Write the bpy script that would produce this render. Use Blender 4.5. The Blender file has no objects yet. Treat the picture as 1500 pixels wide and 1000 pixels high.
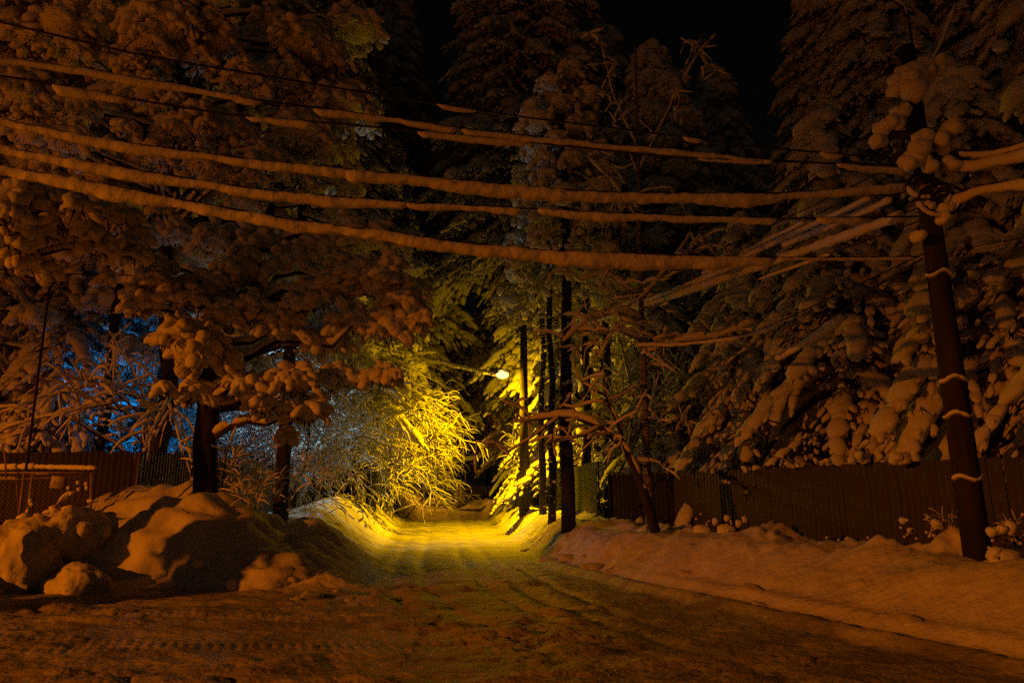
import bpy, math, random
import numpy as np
from mathutils import Vector, Matrix

# ------------------------------------------------------------------ camera, world, exposure
SC = bpy.context.scene
COL = SC.collection
R = math.radians
PITCH = R(12.7)
CAMZ = 1.6
cam = bpy.data.cameras.new("camera")
cam.lens = 24; cam.sensor_width = 36; cam.clip_start = 0.05; cam.clip_end = 1500
camo = bpy.data.objects.new("camera", cam); COL.objects.link(camo)
camo.location = (0, 0, CAMZ); camo.rotation_euler = (R(90) + PITCH, 0, 0)
SC.camera = camo

W = bpy.data.worlds.new("World"); SC.world = W; W.use_nodes = True
nt = W.node_tree; nt.nodes.clear()
wo = nt.nodes.new("ShaderNodeOutputWorld"); bg = nt.nodes.new("ShaderNodeBackground")
sky = nt.nodes.new("ShaderNodeTexSky"); sky.sky_type = 'NISHITA'; sky.sun_disc = False
sky.sun_elevation = R(24); sky.sun_rotation = R(200)
tint = nt.nodes.new("ShaderNodeMixRGB"); tint.blend_type = 'MULTIPLY'; tint.inputs[0].default_value = 1
tint.inputs[2].default_value = (0.9, 0.74, 0.32, 1)
# faint stars: tiny dots scattered over the night sky
tc = nt.nodes.new("ShaderNodeTexCoord"); vo = nt.nodes.new("ShaderNodeTexVoronoi"); vo.inputs['Scale'].default_value = 130
lt = nt.nodes.new("ShaderNodeMath"); lt.operation = 'LESS_THAN'; lt.inputs[1].default_value = 0.075
ml = nt.nodes.new("ShaderNodeMath"); ml.operation = 'MULTIPLY'
pw = nt.nodes.new("ShaderNodeMath"); pw.operation = 'POWER'; pw.inputs[1].default_value = 5
sp = nt.nodes.new("ShaderNodeSeparateColor")
add = nt.nodes.new("ShaderNodeMixRGB"); add.blend_type = 'ADD'; add.inputs[0].default_value = 1
comb = nt.nodes.new("ShaderNodeCombineColor")
m3 = nt.nodes.new("ShaderNodeMath"); m3.operation = 'MULTIPLY'; m3.inputs[1].default_value = 25
L = nt.links.new
L(tc.outputs['Generated'], vo.inputs['Vector']); L(vo.outputs['Distance'], lt.inputs[0])
L(vo.outputs['Color'], sp.inputs[0]); L(sp.outputs[0], pw.inputs[0])
L(lt.outputs[0], ml.inputs[0]); L(pw.outputs[0], ml.inputs[1]); L(ml.outputs[0], m3.inputs[0])
for k in range(3): L(m3.outputs[0], comb.inputs[k])
L(sky.outputs[0], tint.inputs[1]); L(tint.outputs[0], add.inputs[1]); L(comb.outputs[0], add.inputs[2])
L(add.outputs[0], bg.inputs[0]); bg.inputs[1].default_value = 0.0006
L(bg.outputs[0], wo.inputs[0])

sun = bpy.data.lights.new("fill_sun", 'SUN'); sun.energy = 0.006; sun.angle = R(0.5); sun.color = (1, 0.96, 0.9)  # faint sun lamp added as fill and soft top light, no real source
suno = bpy.data.objects.new("fill_sun", sun); COL.objects.link(suno)
suno.rotation_euler = (R(66), 0, R(-20))

vs = SC.view_settings
vs.view_transform = 'Standard'; vs.look = 'None'; vs.gamma = 1; vs.exposure = 0.0
try: vs.use_curve_mapping = False
except Exception: pass
CY = SC.cycles
CY.max_bounces = 4; CY.diffuse_bounces = 2; CY.glossy_bounces = 1; CY.transmission_bounces = 1
CY.use_denoising = False
CY.sample_clamp_indirect = .5; CY.sample_clamp_direct = 3
CY.blur_glossy = 1
CY.caustics_reflective = False; CY.caustics_refractive = False

NEAR_W = 11500      # orange lamp beside the junction, left of the frame
FAR_W = 560      # yellow lamp over the lane

# ------------------------------------------------------------------ helpers
cp, sn = math.cos(PITCH), math.sin(PITCH)
def P(px, py, d):
    """the place seen at photo pixel (px, py), d metres down the lane"""
    u = (px - 750) / 1000.0; v = (500 - py) / 1000.0
    f = cp - sn * v
    return np.array([u * d / f, d, CAMZ + (sn + cp * v) / f * d])

def sstep(a, b, x):
    t = np.clip((x - a) / (b - a), 0, 1); return t * t * (3 - 2 * t)

def _hash(ix, iy, iz, s):
    h = (ix * 374761393 + iy * 668265263 + iz * 2147483647 + s * 974634777) & 0xffffffff
    h = ((h ^ (h >> 13)) * 1274126177) & 0xffffffff
    return ((h ^ (h >> 16)) & 0xffff) / 65535.0
def noise3(p, s=0):
    p = np.asarray(p, float); i = np.floor(p).astype(np.int64); f = p - i; f = f * f * (3 - 2 * f)
    r = 0
    for a in (0, 1):
        wa = f[..., 0] if a else 1 - f[..., 0]
        for b in (0, 1):
            wb = f[..., 1] if b else 1 - f[..., 1]
            for c in (0, 1):
                wc = f[..., 2] if c else 1 - f[..., 2]
                r = r + wa * wb * wc * _hash(i[..., 0] + a, i[..., 1] + b, i[..., 2] + c, s)
    return r * 2 - 1
def fbm(p, o=4, s=0):
    p = np.asarray(p, float); r = 0; a = 1.0
    for k in range(o):
        r = r + a * noise3(p * 2.03 ** k + 17.3 * k, s + k); a *= .5
    return r / 1.9
def n2(x, y, fx, fy=None, o=3, s=0):
    fy = fx if fy is None else fy
    return fbm(np.stack([x * fx, y * fy, np.zeros_like(x) + s * 3.7], -1), o, s)

def mesh_np(name, V, F, smooth=True):
    V = np.ascontiguousarray(V, np.float32); F = np.ascontiguousarray(F, np.int32)
    me = bpy.data.meshes.new(name)
    me.vertices.add(len(V)); me.vertices.foreach_set('co', V.ravel())
    n, k = F.shape
    me.loops.add(n * k); me.loops.foreach_set('vertex_index', F.ravel())
    me.polygons.add(n); me.polygons.foreach_set('loop_start', np.arange(0, n * k, k, dtype=np.int32))
    try: me.polygons.foreach_set('loop_total', np.full(n, k, np.int32))
    except Exception: pass
    if smooth: me.polygons.foreach_set('use_smooth', np.ones(n, bool))
    me.update(calc_edges=True); me.validate()
    return me

class MB:
    def __init__(self): self.V = []; self.F = []; self.n = 0
    def add(self, V, F):
        V = np.asarray(V, float).reshape(-1, 3); F = np.asarray(F, int).reshape(-1, 3)
        self.V.append(V); self.F.append(F + self.n); self.n += len(V)
    def quads(self, V, Q):
        Q = np.asarray(Q, int); self.add(V, np.concatenate([Q[:, [0, 1, 2]], Q[:, [0, 2, 3]]]))
    def mesh(self, name, smooth=True):
        if not self.V: self.add([(0, 0, 0)] * 3, [(0, 1, 2)])
        return mesh_np(name, np.concatenate(self.V), np.concatenate(self.F), smooth)
    def tube(self, pts, rad, n=6, up=None, flat=1.0, cap=True):
        pts = np.asarray(pts, float); m = len(pts)
        rad = np.broadcast_to(np.asarray(rad, float), (m,))
        T = np.empty_like(pts); T[1:-1] = pts[2:] - pts[:-2]; T[0] = pts[1] - pts[0]; T[-1] = pts[-1] - pts[-2]
        T /= np.linalg.norm(T, axis=1)[:, None] + 1e-9
        z = np.array([0, 0, 1.0]) if up is None else np.asarray(up, float)
        if np.abs(T @ z).mean() > .92: z = np.array([1.0, 0.02, 0])
        A = np.cross(T, z); A /= np.linalg.norm(A, axis=1)[:, None] + 1e-9
        B = np.cross(A, T)
        th = np.arange(n) * 2 * math.pi / n
        V = pts[:, None] + rad[:, None, None] * (A[:, None] * np.cos(th)[None, :, None] + flat * B[:, None] * np.sin(th)[None, :, None])
        V = V.reshape(-1, 3)
        i = np.arange(m - 1)[:, None] * n; j = np.arange(n)[None]; j2 = (j + 1) % n
        Q = np.stack([i + j, i + j2, i + n + j2, i + n + j], -1).reshape(-1, 4)
        F = np.concatenate([Q[:, [0, 1, 2]], Q[:, [0, 2, 3]]])
        if cap:
            V = np.concatenate([V, pts[:1], pts[-1:]]); a = m * n; b = a + 1
            k = np.arange(n); k2 = (k + 1) % n
            F = np.concatenate([F, np.stack([np.full(n, a), k2, k], -1), np.stack([np.full(n, b), (m - 1) * n + k, (m - 1) * n + k2], -1)])
        self.add(V, F)
    def box(self, c, s, rz=0, M=None):
        v = np.array([(x, y, z) for x in (-.5, .5) for y in (-.5, .5) for z in (-.5, .5)]) * np.asarray(s)
        if rz: v = v @ np.array([[math.cos(rz), math.sin(rz), 0], [-math.sin(rz), math.cos(rz), 0], [0, 0, 1]])
        v = v + np.asarray(c, float)
        self.quads(v, [(0, 1, 3, 2), (4, 6, 7, 5), (0, 4, 5, 1), (2, 3, 7, 6), (0, 2, 6, 4), (1, 5, 7, 3)])

def ico(n):
    import bmesh
    bm = bmesh.new(); bmesh.ops.create_icosphere(bm, subdivisions=n, radius=1)
    V = np.array([v.co[:] for v in bm.verts]); F = np.array([[v.index for v in f.verts] for f in bm.faces]); bm.free()
    return V, F
ICO = {k: ico(k) for k in (1, 2, 3, 5)}

def blobs(mb, C, Rm, axis=None, lod=2, nz=.22, nf=1.3, seed=0):
    """C centres (N,3); Rm radii (N,3) = along axis, sideways, vertical; axis (N,3)"""
    V0, F0 = ICO[lod]; C = np.asarray(C, float); N = len(C)
    if N == 0: return
    Rm = np.asarray(Rm, float)
    if Rm.ndim == 1: Rm = np.repeat(Rm[:, None], 3, 1)
    if axis is None: axis = np.tile([1.0, 0, 0], (N, 1))
    A = np.asarray(axis, float); A = A / (np.linalg.norm(A, axis=1)[:, None] + 1e-9)
    S = np.cross(np.tile([0, 0, 1.0], (N, 1)), A); ln = np.linalg.norm(S, axis=1)
    S[ln < .05] = [0, 1, 0]; S /= np.linalg.norm(S, axis=1)[:, None]
    U = np.cross(A, S)
    off = V0[None] * Rm[:, None, :]
    X = off[..., 0:1] * A[:, None] + off[..., 1:2] * S[:, None] + off[..., 2:3] * U[:, None]
    rr = Rm.min(1)[:, None, None]
    n = noise3((V0[None] * nf + np.arange(N)[:, None, None] * 3.17 + C[:, None, :] * .0), seed)
    X = X * (1 + nz * n[..., None])
    V = (X + C[:, None]).reshape(-1, 3)
    F = (F0[None] + (np.arange(N) * len(V0))[:, None, None]).reshape(-1, 3)
    mb.add(V, F)

def spikes(mb, B, D, w, rng):
    """thin triangles from B along D (N,3): needle tufts"""
    N = len(B)
    if N == 0: return
    side = np.cross(D, rng.normal(size=(N, 3))); side /= np.linalg.norm(side, axis=1)[:, None] + 1e-9
    w = np.broadcast_to(np.asarray(w), (N,))[:, None]
    V = np.stack([B - side * w, B + side * w, B + D], 1).reshape(-1, 3)
    mb.add(V, np.arange(3 * N).reshape(-1, 3))

# ---- objects
def ob(name, me, mat=None, parent=None, loc=None, rot=None, label=None):
    o = bpy.data.objects.new(name, me); COL.objects.link(o)
    if mat is not None and me is not None and not me.materials: me.materials.append(mat)
    if parent is not None: o.parent = parent
    if loc is not None: o.location = loc
    if rot is not None: o.rotation_euler = rot
    if label: o['label'] = label
    return o
def tag(o, label, cat, group=None, kind=None):
    if label: o['label'] = label
    if cat: o['category'] = cat
    if group: o['group'] = group
    if kind: o['kind'] = kind
    return o
def thing(name, label, cat, loc=(0, 0, 0), rz=0, group=None):
    o = bpy.data.objects.new(name, None); COL.objects.link(o); o.empty_display_size = .2
    o.location = loc; o.rotation_euler = (0, 0, rz)
    return tag(o, label, cat, group)
def copy_tree(o, parent=None):
    c = o.copy(); COL.objects.link(c); c.parent = parent
    for ch in list(o.children): copy_tree(ch, c)
    return c

# ------------------------------------------------------------------ materials
def mat(name, col, rough=.9, spec=.15, bump=None, var=None, metal=0, emit=None, diffuse=False):
    m = bpy.data.materials.new(name); m.use_nodes = True; t = m.node_tree; n = t.nodes
    b = n['Principled BSDF']; out = n['Material Output']
    b.inputs['Base Color'].default_value = (*col, 1); b.inputs['Roughness'].default_value = rough
    b.inputs['Specular IOR Level'].default_value = spec; b.inputs['Metallic'].default_value = metal
    co = n.new('ShaderNodeTexCoord')
    if var:   # (scale vector, colour2, contrast)
        mp = n.new('ShaderNodeMapping'); mp.inputs['Scale'].default_value = var[0]
        no = n.new('ShaderNodeTexNoise'); no.inputs['Scale'].default_value = 1; no.inputs['Detail'].default_value = 4
        rp = n.new('ShaderNodeValToRGB'); rp.color_ramp.elements[0].position = .35; rp.color_ramp.elements[1].position = .65
        rp.color_ramp.elements[0].color = (*col, 1); rp.color_ramp.elements[1].color = (*var[1], 1)
        t.links.new(co.outputs['Object'], mp.inputs[0]); t.links.new(mp.outputs[0], no.inputs['Vector'])
        t.links.new(no.outputs[0], rp.inputs[0]); t.links.new(rp.outputs[0], b.inputs['Base Color'])
    if bump:  # list of (scale, strength, distance)
        prev = None
        for s, st, di in bump:
            no = n.new('ShaderNodeTexNoise'); no.inputs['Detail'].default_value = 3
            if isinstance(s, tuple):
                mp = n.new('ShaderNodeMapping'); mp.inputs['Scale'].default_value = s
                t.links.new(co.outputs['Object'], mp.inputs[0]); t.links.new(mp.outputs[0], no.inputs['Vector']); no.inputs['Scale'].default_value = 1
            else:
                t.links.new(co.outputs['Object'], no.inputs['Vector']); no.inputs['Scale'].default_value = s
            bp = n.new('ShaderNodeBump'); bp.inputs['Strength'].default_value = st; bp.inputs['Distance'].default_value = di
            t.links.new(no.outputs[0], bp.inputs['Height'])
            if prev: t.links.new(prev.outputs[0], bp.inputs['Normal'])
            prev = bp
        t.links.new(prev.outputs[0], b.inputs['Normal'])
    if emit:
        m.cycles.emission_sampling = 'NONE'
        b.inputs['Emission Color'].default_value = (*emit[0], 1); b.inputs['Emission Strength'].default_value = emit[1]
    return m
SNOW = mat('snow', (.80, .81, .83), 1, 0, bump=[(14, .5, .03), (70, .35, .008)])
SNOWP = mat('pile_snow', (.72, .72, .73), 1, .05, bump=[(6, .5, .05), (28, .6, .02)], var=((1.3, 1.3, 1.3), (.6, .6, .6)))
NEEDLE = mat('needles', (.022, .03, .014), .8, .2, var=((.9, .9, .9), (.035, .035, .018)))
BARK = mat('bark', (.027, .026, .02), .95, .1, bump=[((14, 14, 3), .9, .03)], var=((6, 6, 1.5), (.055, .052, .042)))
TWIG = mat('twig_bark', (.05, .04, .03), .9, .1)
WOOD = mat('fence_wood', (.048, .048, .034), .85, .15, bump=[((30, 30, 2), .5, .006)], var=((9, 9, .8), (.1, .098, .072)))
WOOD2 = mat('dark_fence_wood', (.026, .026, .02), .85, .15, bump=[((30, 30, 2), .5, .006)], var=((7, 7, .8), (.048, .046, .036)))
SHEET = mat('green_sheet', (.07, .085, .05), .55, .35, var=((1.5, 1.5, .5), (.1, .11, .07)))
SHEETB = mat('brown_sheet', (.1, .075, .05), .55, .35, var=((1.5, 1.5, .5), (.15, .11, .075)))
CONC = mat('pole_timber', (.028, .024, .02), .9, .1, bump=[((20, 20, 2), .6, .01)], var=((9, 9, .7), (.05, .042, .034)))
CABLE = mat('cable_rubber', (.02, .02, .02), .6, .3)
STEEL = mat('painted_steel', (.22, .17, .12), .6, .3, metal=.2, var=((5, 5, 5), (.32, .26, .2)))
CERAM = mat('insulator_ceramic', (.12, .1, .09), .3, .5)
SIGNM = mat('sign_plate', (.45, .42, .36), .6, .3, var=((7, 7, 7), (.32, .3, .26)))
INK = mat('sign_ink', (.03, .03, .03), .6, .2)
BIRCH = mat('birch_bark', (.32, .3, .27), .8, .1, var=((3, 3, 26), (.05, .045, .04)))
LEAF = mat('dry_stem', (.12, .08, .045), .9, .1)

# ------------------------------------------------------------------ terrain
def xR(y): return np.interp(y, [3, 6.6, 7.85, 9.7, 12.9, 16.5, 26.4, 38, 60, 75], [5.6, 4.6, 4.0, 3.2, 1.83, .8, -.25, -1.3, -2.8, -3])
def xL(y): return np.interp(y, [12, 16.5, 20, 38, 60, 75], [-2.3, -3.0, -3.5, -5.6, -7.0, -7.5])
def terrain(x, y, fine=True):
    x = np.asarray(x, float); y = np.asarray(y, float)
    wob = .18 * n2(x, y, .7, s=3)
    tR = (x - xR(y)) * .93 + wob
    tL = np.minimum(xL(y) - x, (y - 12.1) * .9 + .25 * n2(x, y, .9, s=5)) + wob
    wR = np.interp(y, [8, 13, 28], [2.0, 1.9, 1.2])
    h = np.zeros_like(x)
    R_ = sstep(0, 1, tR / wR)
    far = sstep(38.5, 47, y)
    h = h + .3 * sstep(22, 37, y)
    h = h - 1.3 * far * (1 - R_) * (1 - sstep(0, 2.2, tL)) * (1 - sstep(53, 60, y))
    bankR = (.86 + .12 * n2(x, y, .45, s=7)) * R_ - .42 * sstep(2.4, 4.2, tR)
    # low ploughed ridge along the edge of the road
    ridge = .13 * np.exp(-((tR - .12) / .16) ** 2) * sstep(5, 8, y) * (1 - sstep(13, 20, y)) + .06 * np.exp(-((tR - .55) / .12) ** 2) * (1 - sstep(11, 16, y))
    hl = np.interp(y, [12, 14, 17, 20, 26, 38], [.7, .75, .7, .9, 1.15, 1.2])
    L_ = sstep(0, 2.3, tL)
    bankL = hl * L_ + .35 * L_ * np.exp(-((tL - 2.3) / .9) ** 2) * sstep(18, 23, y)
    bankL = bankL + .55 * np.exp(-(((x + 4.1) / 1.0) ** 2 + ((y - 15.6) / 1.5) ** 2))
    h = h + bankR + ridge + bankL
    berm = sstep(60, 62.5, y) * (.6 + .2 * n2(x, y, .9, s=9)) * (1 - R_) * (1 - L_) + .25 * sstep(48, 60, y) * (1 - R_) * (1 - L_)
    h = h + berm
    inb = np.clip(R_ + L_, 0, 1)
    road = 1 - np.clip(sstep(0, .5, tR) + sstep(0, .5, tL), 0, 1)
    if fine:
        # plough striations across the bank faces, lumps and clods
        faceR = np.clip(4 * R_ * (1 - R_), 0, 1); faceL = np.clip(4 * L_ * (1 - L_), 0, 1)
        rough = sstep(13, 16, y)
        stri = n2(x + .5 * y, y - .3 * x, .9, 4.2, o=3, s=11)
        h = h + (faceR * rough * .32 + faceL * .18 + .05 * inb * rough) * stri
        rg = 1 - np.abs(n2(x, y, 3.2, 4.5, o=3, s=12))
        h = h + (faceR * (.25 + rough) + faceL * .9) * .15 * (rg - .6)
        h = h + inb * (.11 * n2(x, y, 1.6, o=4, s=14) + .02 * n2(x, y, 9, o=2, s=15))
        h = h + .5 * np.clip(n2(x, y, 1.7, o=4, s=16) - .08, 0, 1) * inb * sstep(1.5, 2.3, tR)
        h = h + .1 * np.clip(n2(x, y, .8, 1.6, o=4, s=17), -.6, .6) * inb * (sstep(.5, 1.2, tR) + sstep(.4, 1, tL))
        # packed road surface: ruts, churned patches, tread marks
        c = xR(y) - 2.2 - .5 * np.clip(16 - y, 0, 6) * .3
        r = x - c
        rut = sum(-dp * np.exp(-((r - rc_ - .15 * n2(x, y, .15, .25, o=1, s=30 + k_)) / wd_) ** 2) for k_, (rc_, wd_, dp) in enumerate([(.9, .16, .05), (-.7, .16, .05), (.3, .12, .035), (-1.4, .14, .035), (1.5, .1, .03)]))
        h = h + road * rut * (1 + .6 * n2(x, y, .8, s=18)) * sstep(6, 11, y)
        near = 1 - sstep(12, 20, y)
        ch = n2(x, y, 1.4, 3.4, o=5, s=20)
        patch = sstep(-.1, .5, n2(x, y, .35, .6, o=2, s=22))
        h = h + road * (.012 * n2(x, y, 3.5, 5.5, o=3, s=23) + near * (.07 + .12 * patch * sstep(3.2, 1.0, x)) * np.abs(ch) * 1.1)
        lum = sstep(.35, .75, n2(x, y, 3.0, 4.4, o=4, s=25))
        h = h + road * near * lum * .08 * patch
        trd = np.sin((x * .9 + y * .35) * 55) * .5 + .5
        bandm = np.exp(-((y - 7.6 + .12 * x) / .16) ** 2) + np.exp(-((y - 9.0 + .2 * x) / .16) ** 2) + np.exp(-((y - 8.2 - .1 * x) / .14) ** 2)
        h = h + road * near * .012 * trd * bandm * sstep(1.5, 0, x)
    return h, road
def gz(x, y): return float(terrain(np.array([x]), np.array([y]), False)[0][0])

u = np.linspace(-1, 1, 560); u = np.concatenate([[-200, -60, -20, -7, -3, -1.8, -1.35, -1.15], u, [1.15, 1.35, 1.8, 3, 7, 20, 60, 200]])
rows = np.concatenate([[-300, -80, -25, -8, 0, 2], np.geomspace(3, 75, 640), [80, 95, 140, 260, 700]])
wr = np.clip(.86 * (np.abs(rows) + 1.5), 4, 60)
X = u[None] * wr[:, None]; Y = np.repeat(rows[:, None], len(u), 1)
Z, RD = terrain(X.ravel(), Y.ravel())
V = np.stack([X.ravel(), Y.ravel(), Z], 1)
nr, ncl = len(rows), len(u)
ii = (np.arange(nr - 1)[:, None] * ncl + np.arange(ncl - 1)[None]).ravel()
me = mesh_np('snowy_ground', V, np.stack([ii, ii + 1, ii + ncl + 1, ii + ncl], 1))
at = me.attributes.new('packed', 'FLOAT', 'POINT'); at.data.foreach_set('value', RD.astype(np.float32))
g = bpy.data.materials.new('ground_snow'); g.use_nodes = True; t = g.node_tree; n = t.nodes; b = n['Principled BSDF']
an = n.new('ShaderNodeAttribute'); an.attribute_name = 'packed'
co = n.new('ShaderNodeTexCoord')
def gnoise(scale, det=4):
    no = n.new('ShaderNodeTexNoise'); no.inputs['Detail'].default_value = det
    mp = n.new('ShaderNodeMapping'); mp.inputs['Scale'].default_value = scale
    t.links.new(co.outputs['Object'], mp.inputs[0]); t.links.new(mp.outputs[0], no.inputs['Vector']); no.inputs['Scale'].default_value = 1
    return no
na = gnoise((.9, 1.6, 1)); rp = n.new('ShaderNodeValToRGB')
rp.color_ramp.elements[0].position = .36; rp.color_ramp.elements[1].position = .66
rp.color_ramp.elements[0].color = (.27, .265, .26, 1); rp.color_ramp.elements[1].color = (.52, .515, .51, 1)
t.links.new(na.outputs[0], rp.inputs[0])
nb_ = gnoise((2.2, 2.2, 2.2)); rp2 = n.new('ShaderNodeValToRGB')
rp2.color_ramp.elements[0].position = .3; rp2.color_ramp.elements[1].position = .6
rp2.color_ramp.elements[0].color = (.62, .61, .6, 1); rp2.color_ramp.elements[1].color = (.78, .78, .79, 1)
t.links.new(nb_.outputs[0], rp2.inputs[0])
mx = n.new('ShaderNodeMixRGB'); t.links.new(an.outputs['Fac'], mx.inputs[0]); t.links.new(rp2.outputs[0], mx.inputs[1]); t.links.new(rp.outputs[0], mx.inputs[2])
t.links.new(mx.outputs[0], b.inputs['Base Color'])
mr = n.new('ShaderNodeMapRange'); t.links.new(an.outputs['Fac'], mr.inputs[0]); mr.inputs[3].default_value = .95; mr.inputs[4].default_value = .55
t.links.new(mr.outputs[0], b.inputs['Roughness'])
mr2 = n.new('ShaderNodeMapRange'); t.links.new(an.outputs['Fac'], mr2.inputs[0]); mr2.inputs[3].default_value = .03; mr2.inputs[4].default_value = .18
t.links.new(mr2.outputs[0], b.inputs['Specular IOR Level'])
prev = None
for sc_, st, di in (((5, 9, 6), .8, .06), ((22, 34, 22), .8, .02), ((90, 120, 90), .4, .006)):
    no = gnoise(sc_, 3); bp = n.new('ShaderNodeBump'); bp.inputs['Strength'].default_value = st; bp.inputs['Distance'].default_value = di
    t.links.new(no.outputs[0], bp.inputs['Height'])
    if prev: t.links.new(prev.outputs[0], bp.inputs['Normal'])
    prev = bp
t.links.new(prev.outputs[0], b.inputs['Normal'])
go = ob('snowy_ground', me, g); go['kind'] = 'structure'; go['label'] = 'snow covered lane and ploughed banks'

# ------------------------------------------------------------------ snow heaps
def heap(name, c, s, label, group=None, lod=5, amp=.18, freq=1.1, seed=1, rz=0, cat='snow heap', fineamp=.03):
    V0, F0 = ICO[lod] if lod != 5 else ICO[5]
    n_ = fbm(V0 * freq + seed * 7.7, 3, seed)
    n3 = 1 - np.abs(fbm(V0 * freq * 3.1 + seed * 3.1, 3, seed + 5)) * 2
    V = V0 * (1 + amp * n_ + fineamp * n3)[:, None] * np.asarray(s)
    me = mesh_np(name, V, F0); o = ob(name, me, SNOWP, loc=c, rot=(0, 0, rz))
    return tag(o, label, cat, group)
heap('snow_mound', (-6.75, 14.4, .0), (2.25, 1.7, 1.75), 'tallest dark snow mound heaped in front of the left fence corner', seed=4, amp=.3, freq=1.5, fineamp=.1)
heap('snow_mound', (-4.9, 13.6, -.05), (1.6, 1.1, .62), 'low mound sloping down from the tallest heap toward the lane', seed=6, amp=.4, freq=1.9, fineamp=.12)
lum = [((-8.55, 12.45, .35), (.72, .62, .82), 'smooth lit snow lump with a dark right flank beside the tallest mound'),
       ((-8.1, 13.0, .75), (.8, .6, .6), 'snow shoulder leaning on the left side of the tallest mound'),
       ((-9.45, 12.0, .25), (.75, .6, .72), 'rounded snow boulder between two lit lumps at left'),
       ((-10.2, 11.7, .2), (.6, .6, .68), 'crumbly lit snow lump near the left edge'),
       ((-9.85, 12.9, .5), (.6, .55, .5), 'low smooth snow hump at the foot of the wire mesh gate'),
       ((-11.2, 12.6, .5), (.9, .7, .62), 'dim snow hump at the left edge behind the lit lumps'),
       ((-8.9, 11.55, .05), (.9, .45, .33), 'crumbled snow apron spilling onto the road before the lumps'),
       ((-7.35, 12.2, .1), (.5, .4, .38), 'small snow boulder at the foot of the tallest mound')]
for k, (c, s, lb) in enumerate(lum):
    heap('snow_lump', c, s, lb, 'snow lumps heaped at the left roadside', seed=20 + k, amp=.4, freq=1.5, fineamp=.07, rz=k * 1.3, cat='snow lump')
rng = np.random.default_rng(5)
cm = []
for k in range(3):
    V0, F0 = ICO[3]; cm.append(mesh_np('snow_chunk', V0 * (1 + .62 * fbm(V0 * 1.6 + k * 9, 3, k))[:, None], F0))
    cm[-1].materials.append(SNOWP)
chunks = [(803, 806, 17.6, .17), (838, 808, 16.5, .2), (868, 820, 15.0, .19), (822, 800, 18.5, .12), (895, 823, 14.2, .12), (770, 792, 21, .12), (858, 806, 16, .11),
          (520, 884, 11.3, .14), (450, 884, 11.2, .2), (430, 889, 11.0, .14), (490, 880, 11.6, .16), (604, 926, 8.9, .1), (330, 918, 9.2, .09), (345, 850, 13, .25),
          (1005, 842, 12.2, .1), (1105, 862, 10.6, .13), (1115, 880, 10.1, .09), (1335, 926, 8.2, .1), (420, 852, 12.8, .22), (380, 862, 12.6, .16)]
CL = ['broken snow chunk leftmost but one in the row on the right ploughed bank', 'largest dark snow chunk in the row on the right ploughed bank', 'snow chunk low in the row where the ploughed bank turns', 'snow chunk highest up the right ploughed bank',
      'small snow chunk at the right end of the row on the ploughed bank', 'snow chunk nearest the lamp at the foot of the right bank', 'small snow chunk between the two biggest ones on the ploughed bank',
      'snow chunk right in the line of broken lumps left of the lane', 'biggest snow chunk in the line of lumps left of the lane', 'snow chunk leftmost in the line of lumps left of the lane', 'snow chunk in the middle of the line of lumps left of the lane',
      'lone snow clod in the middle of the road', 'lone snow clod on the road before the tallest mound', 'snow chunk at the foot of the low mound, left one', 'small clod high on the far part of the right bank', 'snow clod half way up the smooth right bank', 'small clod just below another on the smooth right bank',
      'snow clod nearest the camera on the right bank', 'snow chunk at the foot of the low mound, right one', 'small snow chunk between the tallest and the low mound']
for k, (px, py, d, s) in enumerate(chunks):
    p = P(px, py, d); z = gz(p[0], p[1])
    o = ob('snow_chunk', cm[k % 3], loc=(p[0], p[1], z - s * .05), rot=(.15 * math.sin(k * 5), .2 * math.sin(k * 3), k * 3.3)); o.scale = (s * 1.5, s, s * .6)
    where = CL[k]
    tag(o, where, 'snow chunk', 'loose chunks of ploughed snow')

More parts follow.
